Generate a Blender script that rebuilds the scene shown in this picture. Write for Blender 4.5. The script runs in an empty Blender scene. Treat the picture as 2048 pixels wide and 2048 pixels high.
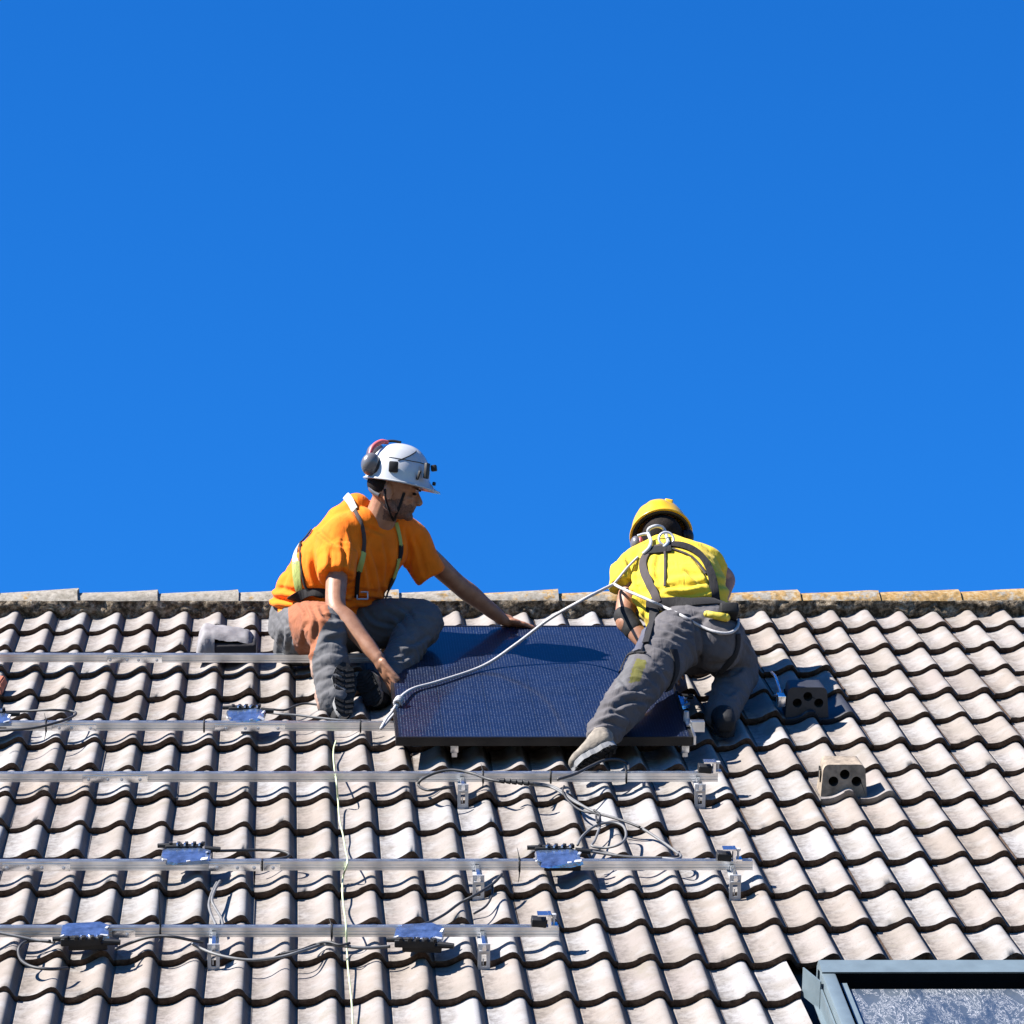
import bpy, bmesh, math, random
from mathutils import Vector, Matrix, Euler, noise
from mathutils.bvhtree import BVHTree

# ---------------------------------------------------------------- camera, world, sun, exposure
PITCH = math.radians(38.0)
ct, st = math.cos(PITCH), math.sin(PITCH)
def RW(u, v, n):
    """roof coordinates (along the ridge, up the slope, off the slope) -> world"""
    return Vector((u, v*ct - n*st, v*st + n*ct))
F_PX, CX, CY = 7348.09, 600.0, 1024.0
CAM = (0.91557, -15.3789, 4.2966)
CR = ((0.9999961553676311, -0.002744934094884313, 0.00039317524240706225),
      (0.00027778967789716773, 0.24024216440432328, 0.9707129468979081),
      (-0.002759000335511755, -0.9707091056434677, 0.24024200327587972))        # camera axes in roof coordinates

scene = bpy.context.scene
col = scene.collection
cam_d = bpy.data.cameras.new('camera'); cam = bpy.data.objects.new('camera', cam_d); col.objects.link(cam)
ax, ay, az = (RW(*r) for r in CR)
M = Matrix((ax, ay, az)).transposed().to_4x4(); M.translation = RW(*CAM)
cam.matrix_world = M
cam_d.sensor_width = 36.0; cam_d.lens = F_PX/2048*36.0
cam_d.shift_x = (1024-CX)/2048.0; cam_d.clip_start = 0.5; cam_d.clip_end = 5000
scene.camera = cam

L_uvn = (0.67, -0.24, -0.70)                       # way the sunlight travels, in roof coordinates
Ld = RW(*L_uvn).normalized()
sun_d = bpy.data.lights.new('sun', 'SUN'); sun = bpy.data.objects.new('sun', sun_d); col.objects.link(sun)
sun_d.energy = 5.0; sun_d.angle = math.radians(0.5); sun_d.color = (1.0, 0.952, 0.89)
sun.rotation_euler = Ld.to_track_quat('-Z', 'Y').to_euler()
S = -Ld
world = bpy.data.worlds.new('World'); scene.world = world; world.use_nodes = True
wn = world.node_tree.nodes; wl = world.node_tree.links; wn.clear()
sky = wn.new('ShaderNodeTexSky'); sky.sky_type = 'NISHITA'; sky.sun_disc = False
sky.sun_elevation = math.asin(S.z); sky.sun_rotation = math.atan2(S.x, S.y)
sky.altitude = 300; sky.air_density = 1.0; sky.dust_density = 0.1; sky.ozone_density = 4.0
hs = wn.new('ShaderNodeHueSaturation'); hs.inputs['Hue'].default_value = 0.5; hs.inputs['Saturation'].default_value = 1.27; hs.inputs['Value'].default_value = 1.0
bg = wn.new('ShaderNodeBackground'); bg.inputs['Strength'].default_value = 0.056
wo = wn.new('ShaderNodeOutputWorld')
tint = wn.new('ShaderNodeMix'); tint.data_type = 'RGBA'; tint.blend_type = 'MULTIPLY'; tint.inputs[0].default_value = 1.0; tint.inputs[7].default_value = (.25, .745, 1.10, 1)
wl.new(sky.outputs[0], hs.inputs['Color']); wl.new(hs.outputs[0], tint.inputs[6]); wl.new(tint.outputs[2], bg.inputs['Color']); wl.new(bg.outputs[0], wo.inputs[0])
scene.view_settings.view_transform = 'Standard'; scene.view_settings.look = 'None'
scene.view_settings.gamma = 1.0; scene.view_settings.use_curve_mapping = False
scene.view_settings.exposure = 1.9
scene.render.engine = 'CYCLES'
scene.cycles.max_bounces = 6
rnd = random.Random(7)

# ---------------------------------------------------------------- helpers
def ray(px, py):
    x = (px-CX)/F_PX; y = (CY-py)/F_PX
    return tuple(x*CR[0][i]+y*CR[1][i]-CR[2][i] for i in range(3))
def at_n(px, py, n):
    """point of the plane n above the slope seen at that place of the survey photo, in roof coordinates"""
    d = ray(px, py); t = (n-CAM[2])/d[2]
    return tuple(CAM[i]+t*d[i] for i in range(3))
def P(px, py, n): return RW(*at_n(px, py, n))
def Y(px, py, yy):
    """point at world depth y"""
    d = ray(px, py); t = (yy-(CAM[1]*ct-CAM[2]*st))/(d[1]*ct-d[2]*st)
    return RW(*[CAM[i]+t*d[i] for i in range(3)])

def tag(o, label=None, cat=None, group=None, kind=None):
    if label: o['label'] = label
    if cat: o['category'] = cat
    if group: o['group'] = group
    if kind: o['kind'] = kind
    return o
def empty(name, loc=(0, 0, 0), rot=None):
    o = bpy.data.objects.new(name, None); o.empty_display_size = .05; col.objects.link(o); o.location = loc
    if rot is not None: o.rotation_euler = rot
    return o
def link(name, me, parent=None, mw=None):
    o = bpy.data.objects.new(name, me); col.objects.link(o)
    if mw is not None: o.matrix_world = mw
    if parent is not None:
        o.parent = parent
        pm = parent_world(parent)
        o.matrix_parent_inverse = pm.inverted()
    return o
def parent_world(p):
    m = p.matrix_basis.copy()
    if p.parent: m = parent_world(p.parent) @ p.matrix_parent_inverse @ m
    return m
def finish(bm, name, mat, parent=None, smooth=True, angle=None, mw=None):
    me = bpy.data.meshes.new(name)
    bmesh.ops.recalc_face_normals(bm, faces=bm.faces)
    if smooth:
        for f in bm.faces: f.smooth = True
        if angle:
            for e in bm.edges:
                if len(e.link_faces) == 2 and e.calc_face_angle(0) > math.radians(angle): e.smooth = False
    bm.to_mesh(me); bm.free()
    for m in (mat if isinstance(mat, (list, tuple)) else [mat]): me.materials.append(m)
    return link(name, me, parent, mw)
def box(bm, c, s, R=None, bev=0.0):
    """box of size s centred at c (R: 3x3 axes)"""
    r = bmesh.ops.create_cube(bm, size=1.0)
    vs = r['verts']
    for v in vs:
        p = Vector((v.co.x*s[0], v.co.y*s[1], v.co.z*s[2]))
        v.co = (R @ p if R is not None else p) + Vector(c)
    if bev:
        es = list({e for v in vs for e in v.link_edges})
        bmesh.ops.bevel(bm, geom=es, offset=bev, segments=2, affect='EDGES', profile=.5)
ROOFM = Matrix((Vector((1, 0, 0)), RW(0, 1, 0), RW(0, 0, 1))).transposed()      # columns: u, v, n axes
ROOF4 = ROOFM.to_4x4()
def frustum(bm, p0, p1, r0, r1, seg=16, flat=1.0):
    p0 = Vector(p0); p1 = Vector(p1); d = p1-p0; L = d.length
    q = d.to_track_quat('Z', 'Y').to_matrix()
    ra = []
    for (p, r) in ((p0, r0), (p1, r1)):
        ra.append([bm.verts.new(p + q @ Vector((r*math.cos(2*math.pi*i/seg), flat*r*math.sin(2*math.pi*i/seg), 0))) for i in range(seg)])
    for i in range(seg):
        bm.faces.new((ra[0][i], ra[0][(i+1) % seg], ra[1][(i+1) % seg], ra[1][i]))
    bm.faces.new(ra[0][::-1]); bm.faces.new(ra[1])
def ellipsoid(bm, c, r, R=None, seg=20, ring=14):
    q = bmesh.ops.create_uvsphere(bm, u_segments=seg, v_segments=ring, radius=1.0)
    for v in q['verts']:
        p = Vector((v.co.x*r[0], v.co.y*r[1], v.co.z*r[2]))
        v.co = (R @ p if R is not None else p) + Vector(c)
def catmull(pts, n=8, closed=False):
    pts = [Vector(p) for p in pts]; out = []
    m = len(pts)
    if m == 2: return [pts[0].lerp(pts[1], k/n) for k in range(n+1)]
    for i in range(m if closed else m-1):
        if closed: a, b, c, d = pts[i-1], pts[i], pts[(i+1) % m], pts[(i+2) % m]
        else: a, b, c, d = pts[max(i-1, 0)], pts[i], pts[i+1], pts[min(i+2, m-1)]
        for k in range(n):
            t = k/n
            out.append(.5*((2*b)+(c-a)*t+(2*a-5*b+4*c-d)*t*t+(3*b-a-3*c+d)*t**3))
    if not closed: out.append(pts[-1])
    return out
def tube(bm, pts, r, seg=8, closed=False, taper=None):
    N = len(pts); prev = None; up = None
    rings = []
    for i, p in enumerate(pts):
        if closed: d = (pts[(i+1) % N]-pts[i-1])
        else: d = pts[min(i+1, N-1)]-pts[max(i-1, 0)]
        if d.length < 1e-9: d = Vector((0, 0, 1))
        d.normalize()
        if up is None: up = d.orthogonal().normalized()
        up = (up - d*up.dot(d)); up = up.normalized() if up.length > 1e-6 else d.orthogonal().normalized()
        s = d.cross(up); rr = r*(taper(i/(N-1)) if taper else 1)
        rings.append([bm.verts.new(p + up*rr*math.cos(2*math.pi*k/seg) + s*rr*math.sin(2*math.pi*k/seg)) for k in range(seg)])
    for i in range(N if closed else N-1):
        a, b = rings[i], rings[(i+1) % N]
        for k in range(seg): bm.faces.new((a[k], a[(k+1) % seg], b[(k+1) % seg], b[k]))
    if not closed: bm.faces.new(rings[0][::-1]); bm.faces.new(rings[-1])
def extrude_profile(bm, prof, p0, p1, ya, za, caps=True):
    """closed profile [(y,z)] swept from p0 to p1"""
    A = [bm.verts.new(Vector(p0)+ya*y+za*z) for y, z in prof]; B = [bm.verts.new(Vector(p1)+ya*y+za*z) for y, z in prof]
    n = len(prof)
    for i in range(n): bm.faces.new((A[i], A[(i+1) % n], B[(i+1) % n], B[i]))
    if caps:
        for ring in (A[::-1], B):
            es = [bm.edges.get((ring[i], ring[(i+1) % n])) for i in range(n)]
            bmesh.ops.triangle_fill(bm, edges=es, use_beauty=True)

# ---------------------------------------------------------------- materials
class NT:
    def __init__(s, name):
        s.m = bpy.data.materials.new(name); s.m.use_nodes = True
        s.n = s.m.node_tree.nodes; s.l = s.m.node_tree.links
        s.b = s.n['Principled BSDF']
    def node(s, t, **kw):
        x = s.n.new(t)
        for k, v in kw.items():
            if k in x.inputs: x.inputs[k].default_value = v
            else: setattr(x, k, v)
        return x
    def k(s, a, b): s.l.new(a, b)
    def coords(s, kind='Object'): return s.node('ShaderNodeTexCoord').outputs[kind]
    def pos(s): return s.node('ShaderNodeNewGeometry').outputs['Position']
    def noise(s, vec, scale, detail=4, rough=.55, dist=0.0):
        n = s.node('ShaderNodeTexNoise'); n.inputs['Scale'].default_value = scale; n.inputs['Detail'].default_value = detail
        n.inputs['Roughness'].default_value = rough; n.inputs['Distortion'].default_value = dist
        s.k(vec, n.inputs['Vector']); return n.outputs['Fac']
    def ramp(s, fac, stops):
        r = s.node('ShaderNodeValToRGB'); e = r.color_ramp.elements
        while len(e) < len(stops): e.new(.5)
        for i, (p, c) in enumerate(stops):
            e[i].position = p; e[i].color = (c if len(c) == 4 else (*c, 1)) if isinstance(c, tuple) else (c, c, c, 1)
        s.k(fac, r.inputs[0]); return r.outputs[0]
    def mix(s, fac, a, b, bt='MIX'):
        x = s.node('ShaderNodeMix', data_type='RGBA', blend_type=bt)
        for sock, v in ((x.inputs[0], fac), (x.inputs[6], a), (x.inputs[7], b)):
            if isinstance(v, (int, float)): sock.default_value = v if sock.type == 'VALUE' else (v, v, v, 1)
            elif isinstance(v, tuple): sock.default_value = (*v, 1) if len(v) == 3 else v
            else: s.k(v, sock)
        return x.outputs[2]
    def math(s, op, a, b=None):
        x = s.node('ShaderNodeMath', operation=op)
        for sock, v in zip(x.inputs, (a, b)):
            if v is None: continue
            if isinstance(v, (int, float)): sock.default_value = v
            else: s.k(v, sock)
        return x.outputs[0]
    def base(s, v, alb=.79):
        if not isinstance(v, tuple): v = s.mix(1.0, v, alb, 'MULTIPLY')
        if isinstance(v, tuple): s.b.inputs['Base Color'].default_value = (*v, 1)
        else: s.k(v, s.b.inputs['Base Color'])
    def set(s, **kw):
        for k_, v in kw.items():
            k2 = {'rough': 'Roughness', 'metal': 'Metallic', 'spec': 'Specular IOR Level', 'coat': 'Coat Weight', 'coatr': 'Coat Roughness', 'sheen': 'Sheen Weight', 'sss': 'Subsurface Weight', 'trans': 'Transmission Weight'}[k_]
            if isinstance(v, (int, float)): s.b.inputs[k2].default_value = v
            else: s.k(v, s.b.inputs[k2])
    def bump(s, h, strength=.4, dist=.01):
        b = s.node('ShaderNodeBump'); b.inputs['Strength'].default_value = strength; b.inputs['Distance'].default_value = dist
        s.k(h, b.inputs['Height']); s.k(b.outputs[0], s.b.inputs['Normal'])
def simple(name, c, rough=.5, metal=0.0, nscale=40, var=.25, bump=.15, bdist=.002, **kw):
    t = NT(name); co = t.coords()
    n = t.noise(co, nscale, 4)
    lo = tuple(x*(1-var) for x in c); hi = tuple(min(1, x*(1+var)) for x in c)
    t.base(t.ramp(n, [(.3, lo), (.7, hi)]), .79 if metal < .5 else 1.0); t.set(rough=rough, metal=metal, **kw)
    if bump: t.bump(t.noise(co, nscale*3, 3), bump, bdist)
    return t.m

def tile_material():
    t = NT('concrete_tile'); co = t.coords(); ps = t.pos()
    rn = t.node('ShaderNodeObjectInfo').outputs['Random']
    base = t.ramp(rn, [(0, (.225, .193, .178)), (.2, (.262, .232, .212)), (.45, (.268, .243, .228)), (.62, (.245, .207, .178)), (.8, (.275, .260, .250)), (1, (.295, .288, .290))])
    blot = t.noise(ps, 5.5, 5, .6)
    base = t.mix(t.ramp(blot, [(.42, 0.0), (.66, .7)]), base, (.19, .165, .14))
    pale = t.noise(ps, 9, 3, .5)
    base = t.mix(t.ramp(pale, [(.5, 0.0), (.72, .5)]), base, (.31, .305, .305))
    # grime: soft grey film in the hollow on the left of every wave and above the nose, broken by noise; steep flank painted dark as its shade
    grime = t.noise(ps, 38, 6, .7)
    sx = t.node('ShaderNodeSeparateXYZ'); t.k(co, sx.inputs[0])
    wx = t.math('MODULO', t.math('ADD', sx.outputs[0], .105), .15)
    pan_grime_flank_shade = t.ramp(t.math('DIVIDE', wx, .15), [(0.0, .75), (.22, .5), (.42, 0.0), (.78, .0), (.86, .8), (1.0, .8)])
    g = t.math('MULTIPLY', pan_grime_flank_shade, t.mix(t.ramp(t.math('DIVIDE', wx, .15), [(.77, 0.0), (.82, .85)]), t.ramp(grime, [(.42, 0.0), (.62, 1.0)]), 1.0))
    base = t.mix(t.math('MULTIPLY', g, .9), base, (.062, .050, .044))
    spots = t.noise(ps, 120, 3, .6)
    base = t.mix(t.ramp(spots, [(.63, 0.0), (.72, .6)]), base, (.10, .08, .06))
    lich = t.noise(ps, 2.3, 6, .75, .4)
    st2 = t.noise(ps, 26, 6, .75, .8)
    base = t.mix(t.ramp(st2, [(.56, 0.0), (.70, .55)]), base, (.15, .135, .115))
    base = t.mix(t.ramp(lich, [(.60, 0.0), (.70, .65)]), base, (.17, .15, .11))
    fine = t.noise(ps, 420, 3, .6)
    base = t.mix(.22, base, t.ramp(fine, [(.35, .25), (.65, .9)]), 'MULTIPLY')
    t.base(base, .76); t.set(rough=.85, spec=.25)
    t.bump(t.mix(.5, grime, fine), .3, .0025)
    return t.m
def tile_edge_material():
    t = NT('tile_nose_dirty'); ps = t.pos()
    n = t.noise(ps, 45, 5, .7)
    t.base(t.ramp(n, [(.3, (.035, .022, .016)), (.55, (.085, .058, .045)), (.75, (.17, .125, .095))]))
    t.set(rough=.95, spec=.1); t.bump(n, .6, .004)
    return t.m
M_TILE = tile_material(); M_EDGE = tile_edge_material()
def ridge_material():
    t = NT('ridge_tile_lichen'); ps = t.pos()
    n = t.noise(ps, 14, 6, .7); n2 = t.noise(ps, 40, 5, .7)
    b = t.ramp(n2, [(.3, (.13, .115, .09)), (.6, (.26, .235, .20)), (.8, (.34, .31, .27))])
    sx = t.node('ShaderNodeSeparateXYZ'); t.k(ps, sx.inputs[0])
    mr = t.node('ShaderNodeMapRange'); t.k(sx.outputs[0], mr.inputs[0])
    for i, v in enumerate((.5, 3.6, -.07, .16)): mr.inputs[i+1].default_value = v
    k = t.math('ADD', n, mr.outputs[0])
    b = t.mix(t.ramp(k, [(.55, 0.0), (.62, .9)]), b, t.ramp(n2, [(.35, (.13, .085, .03)), (.5, (.28, .16, .045)), (.65, (.33, .27, .17))]))
    b = t.mix(t.ramp(t.noise(ps, 60, 4, .7), [(.6, 0.0), (.7, .8)]), b, (.09, .08, .055))
    t.base(b); t.set(rough=.9, spec=.2); t.bump(n2, .6, .006)
    return t.m
M_RIDGE = ridge_material()
def mortar_material():
    t = NT('old_mortar'); ps = t.pos(); n = t.noise(ps, 30, 6, .75)
    t.base(t.ramp(n, [(.3, (.02, .015, .010)), (.44, (.07, .055, .038)), (.53, (.19, .15, .105)), (.64, (.36, .31, .24))]))
    t.set(rough=.95, spec=.1); t.bump(n, 1.0, .015); return t.m
M_MORTAR = mortar_material()
M_ALU = simple('rail_aluminium', (.62, .63, .64), .33, 1.0, 25, .12, .12, .001)
M_ALU2 = simple('bright_aluminium', (.80, .81, .82), .25, 1.0, 40, .08, .1, .001)
M_STEEL = simple('stainless_hook', (.50, .50, .51), .42, .35, 60, .1, .1, .001)
M_BLACKP = simple('black_plastic', (.009, .009, .010), .55, 0, 30, .3, .1, spec=.3)
M_CABLE = simple('grey_black_cable', (.018, .018, .020), .6, 0, 30, .3, .05)
M_CABLEG = simple('grey_cable', (.11, .11, .112), .6, 0, 30, .2, .05)
M_EARTH = simple('green_yellow_cable', (.50, .56, .34), .5, 0, 12, .3, .05)

# ---------------------------------------------------------------- setting: ground
def build_ground():
    bm = bmesh.new(); z = -7.75
    for (x, y) in ((-1500, -1500), (1500, -1500), (1500, 1500), (-1500, 1500)): bm.verts.new((x, y, z))
    bm.faces.new(bm.verts[:])
    t = NT('garden_ground'); n = t.noise(t.pos(), .6, 8, .7)
    t.base(t.ramp(n, [(.3, (.09, .085, .07)), (.55, (.14, .13, .11)), (.75, (.20, .18, .15))])); t.set(rough=1.0, spec=.1)
    o = finish(bm, 'ground', t.m, smooth=False); tag(o, kind='structure')
build_ground()

# ---------------------------------------------------------------- house and its tiled roof
GA = .335; WV = .15
HPROF = [(.30, 1.0), (.315, .3), (.38, 0), (.46, .6), (.54, 2.3), (.62, 5.4), (.70, 10.2), (.78, 16.8), (.86, 24.2), (.93, 30), (1.0, 33), (1.06, 32.2), (1.105, 28.8), (1.14, 22), (1.175, 13.5), (1.21, 5), (1.24, -.8), (1.30, -1.5)]
def h_of(t):
    t = (t-.30) % 1.0 + .30
    for (a, ha), (b, hb) in zip(HPROF[:-1], HPROF[1:]):
        if a <= t <= b: return (ha + (hb-ha)*(t-a)/(b-a) - 33)/1000
    return -.033
def surf(u, v=None):
    """height of the roof surface above the crest plane"""
    return h_of(u/WV) - (.013 if v is None else .026*(((-v) / GA) % 1.0 and 1-((-v)/GA) % 1.0))
def warp(i, r):
    du = 1.6665e-3 - 1.00323e-3*i + 4.222e-5*i*i
    r2 = min(r, 15)
    dv = -.024203 - .00227193*i + .006743*r2 - .00021535*i*r2 + .00015418*i*i - .00023358*r2*r2
    return du, dv
def tile_mesh(seed, ox=0, oy=0, bm=None, waves=2, cut=0):
    r = random.Random(seed); own = bm is None
    if own: bm = bmesh.new()
    xs = []
    for w in range(waves):
        for (t, h) in HPROF: xs.append(((t-1+w)*WV, (h-33)/1000))
    if cut: xs = xs[:-cut]
    ys = [0.0, .0035, .10, .335, .415]
    chip = [r.uniform(-.0010, .0010) + .0018*math.sin(k*.45+seed*2.1) for k in range(len(xs))]
    for _ in range(r.choice((0, 0, 1, 1, 2))):
        c = r.randrange(2, len(xs)-2); dp = r.uniform(.003, .009)
        chip[c] -= dp; chip[c+1] -= dp*r.random(); chip[c-1] -= dp*.3*r.random()
    rows = []
    for y in ys:
        rows.append([bm.verts.new((x+ox, y+oy+(-chip[k] if y < .001 else 0), h-.026*y/GA-(.0016 if y == 0 else 0))) for k, (x, h) in enumerate(xs)])
    for a, b in zip(rows[:-1], rows[1:]):
        for k in range(len(xs)-1):
            f = bm.faces.new((a[k], a[k+1], b[k+1], b[k])); f.material_index = 0; f.smooth = True
    # nose and underside, own vertices so that the arris stays crisp
    n0 = [bm.verts.new((x+ox, oy-chip[k], h-.0016)) for k, (x, h) in enumerate(xs)]
    n1 = [bm.verts.new((x+ox, oy+.002+r.uniform(-.001, .001), h-.0245+r.uniform(-.0012, .0012))) for k, (x, h) in enumerate(xs)]
    n2 = [bm.verts.new((x+ox, oy+.09, h-.031)) for (x, h) in xs]
    for a, b in ((n1, n0), (n2, n1)):
        for k in range(len(xs)-1):
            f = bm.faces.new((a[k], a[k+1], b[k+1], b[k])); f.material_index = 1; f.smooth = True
    for k in (0, len(xs)-1):    # side edges
        c = [bm.verts.new(p.co) for p in (rows[0][k], rows[3][k], n1[k])]; d = bm.verts.new(rows[3][k].co-Vector((0, 0, .02)))
        f = bm.faces.new((c[0], c[1], d, c[2])); f.material_index = 1
    if own:
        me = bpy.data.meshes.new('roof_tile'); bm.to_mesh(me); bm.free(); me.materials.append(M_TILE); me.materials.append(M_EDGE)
        return me
house = tag(empty('house', (1.8, 0, -7.7)), 'house under a pale wavy concrete tile roof with lichen-spotted ridge', 'house')
R_FIRST, R_LAST = 0, 14
P_FIRST, P_LAST = -2, 14
SKY_ROWS = (13, 17); SKY_PAIRS = (9, 12)
def build_house():
    # body under the roof
    apex_v = .36; eave_v = -7.3
    U0, U1 = -6.0, 9.0
    ap = RW(0, apex_v, -.085); ev = RW(0, eave_v, -.085)
    mwall = simple('render_wall', (.42, .38, .32), .9, 0, 8, .15, .3, .004)
    bm = bmesh.new()
    half = ap.y-ev.y-.4
    w0, w1 = ap.y-half, ap.y+half
    zt = ev.z+.15
    prof = [(w0, -7.9), (w1, -7.9), (w1, zt), (ap.y, ap.z-.12), (w0, zt)]
    A = [bm.verts.new((U0+.3, y, z)) for y, z in prof]; B = [bm.verts.new((U1-.3, y, z)) for y, z in prof]
    for i in range(5):
        if i in (2, 3): continue
        bm.faces.new((A[i], A[(i+1) % 5], B[(i+1) % 5], B[i]))
    bm.faces.new(A[::-1]); bm.faces.new(B)
    wall = finish(bm, 'wall', mwall, house, smooth=False)
    # roof deck: dark underlay both slopes
    bm = bmesh.new()
    mdeck = simple('roof_underlay', (.02, .018, .016), .9, 0, 20, .2, 0)
    def slab(a, b):
        vs = [bm.verts.new(p) for p in (a+Vector((U0, 0, 0)), a+Vector((U1, 0, 0)), b+Vector((U1, 0, 0)), b+Vector((U0, 0, 0)))]
        ws = [bm.verts.new(v.co-Vector((0, 0, .05))) for v in vs]
        bm.faces.new(vs); bm.faces.new(ws[::-1])
        for i in range(4): bm.faces.new((vs[i], ws[i], ws[(i+1) % 4], vs[(i+1) % 4]))
    slab(ev, ap); back = Vector((0, 2*ap.y-ev.y, ev.z)); slab(back, ap+Vector((0, .0, 0)))
    deck = finish(bm, 'roof', mdeck, house, smooth=False)
    # tiles: each double-wave tile near the frame is an object
    cut_tile = tile_mesh(77, cut=7)
    variants = [tile_mesh(s) for s in range(14)]
    for r in range(R_FIRST, R_LAST+1):
        for p in range(P_FIRST, P_LAST+1):
            if SKY_ROWS[0] <= r and SKY_PAIRS[0] <= p <= SKY_PAIRS[1]: continue
            if (r, p) in ((7, 10), (4, 10)): continue         # the two vent tiles sit here
            i = 2*p; du, dv = warp(i+.5, r)
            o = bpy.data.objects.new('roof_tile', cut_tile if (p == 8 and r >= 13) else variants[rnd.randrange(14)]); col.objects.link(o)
            o.parent = deck; o.matrix_parent_inverse = parent_world(deck).inverted()
            loc = RW(i*WV+du+rnd.gauss(0, .0008), -GA*r+dv+rnd.gauss(0, .0032), rnd.gauss(.0003, .0018))
            m = ROOF4 @ Euler((rnd.gauss(0, .004), rnd.gauss(0, .006), rnd.gauss(0, .005))).to_matrix().to_4x4()
            m.translation = loc; o.matrix_world = m
    # remaining tiles of the slope, out of frame, as one mass; the back slope likewise
    bm = bmesh.new()
    for r in range(0, 21):
        for p in range(-20, 30):
            if R_FIRST <= r <= R_LAST and P_FIRST <= p <= P_LAST: continue
            if r >= 20 or (SKY_ROWS[0] <= r <= SKY_ROWS[1] and SKY_PAIRS[0] <= p <= SKY_PAIRS[1]): continue
            du, dv = warp(2*p+.5 if -3 < p < 16 else (27 if p > 0 else -4), r)
            tile_mesh(r*100+p, ox=2*p*WV+(du if -3 < p < 16 else 0), oy=-GA*r+dv, bm=bm)
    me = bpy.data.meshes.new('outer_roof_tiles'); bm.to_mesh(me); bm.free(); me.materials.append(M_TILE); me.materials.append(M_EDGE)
    o = link('outer_roof_tiles', me, deck, ROOF4); tag(o, kind='stuff')
    bm = bmesh.new()
    for r in range(0, 20):
        for p in range(-20, 30):
            tile_mesh(r*77+p, ox=2*p*WV, oy=-GA*r, bm=bm)
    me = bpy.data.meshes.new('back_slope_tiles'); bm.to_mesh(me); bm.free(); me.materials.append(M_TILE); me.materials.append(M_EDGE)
    RB = Matrix.Translation((0, 2*ap.y, 0)) @ Matrix.Rotation(math.pi, 4, 'Z') @ Matrix.Translation((-3, 0, 0)) @ ROOF4
    o = link('back_slope_tiles', me, deck, RB); tag(o, kind='stuff')
    # ridge
    yr, zr = ap.y, 0.0
    sec = [(-.110, .156), (-.117, .168), (-.094, .232), (-.055, .262), (0, .270), (.055, .262), (.094, .232), (.117, .168), (.110, .156), (.072, .222), (.04, .244), (0, .252), (-.04, .244), (-.072, .222)]
    pitch = .3555; x0 = .0205-6*pitch        # right end of a ridge tile near u = -.02
    for k in range(0, 24):
        xr = -.025 + (k-6)*pitch
        bm = bmesh.new()
        rr = random.Random(k+50)
        n = len(sec); rings = []
        ps = [0, .03, .12, .24, .36, .405]
        tl = .021+rr.uniform(-.005, .005); jz = rr.uniform(-.005, .004)
        for q in ps:
            x = xr-.405+q; sc = 1+.03*(q/.4)
            rings.append([bm.verts.new((x+rr.uniform(-.001, .001)+(rr.uniform(-.004, .004) if q in (0, .405) else 0), yr+y*sc+rr.uniform(-.0015, .0015), z+tl*(q/.4)-.012+jz+rr.uniform(-.0015, .0015))) for y, z in sec])
        for a, b in zip(rings[:-1], rings[1:]):
            for j in range(n): bm.faces.new((a[j], a[(j+1) % n], b[(j+1) % n], b[j]))
        for ring in (rings[0][::-1], rings[-1]):
            es = [bm.edges.get((ring[j], ring[(j+1) % n])) for j in range(n)]; bmesh.ops.triangle_fill(bm, edges=es)
        finish(bm, 'ridge_tile', M_RIDGE, deck, angle=50)
    # mortar bed under the ridge tiles (front side), lumpy
    bm = bmesh.new(); NX = 900; NY = 7; grid = []
    for a in range(NX+1):
        u = -5.8+14.6*a/NX; rowv = []
        lo = surf(u)-.004
        for b in range(NY+1):
            t = b/NY
            v0 = .252+.012*noise.noise((u*9, 1.3, 0)); v = v0 + .010*t
            nn = lo-.014 + (.036-lo)*t
            p = RW(u, v, nn)
            d = .020*noise.noise((u*16, t*2.2, 3))+.014*noise.noise((u*45, t*4, 7))+.009*noise.noise((u*110, t*8, 9))
            p += RW(0, -1, .2)*(d+.008*math.sin(math.pi*t))
            rowv.append(bm.verts.new(p))
        grid.append(rowv)
    for a in range(NX):
        for b in range(NY): bm.faces.new((grid[a][b], grid[a+1][b], grid[a+1][b+1], grid[a][b+1]))
    finish(bm, 'ridge_mortar', M_MORTAR, deck)
    return deck
roof = build_house()

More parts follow.
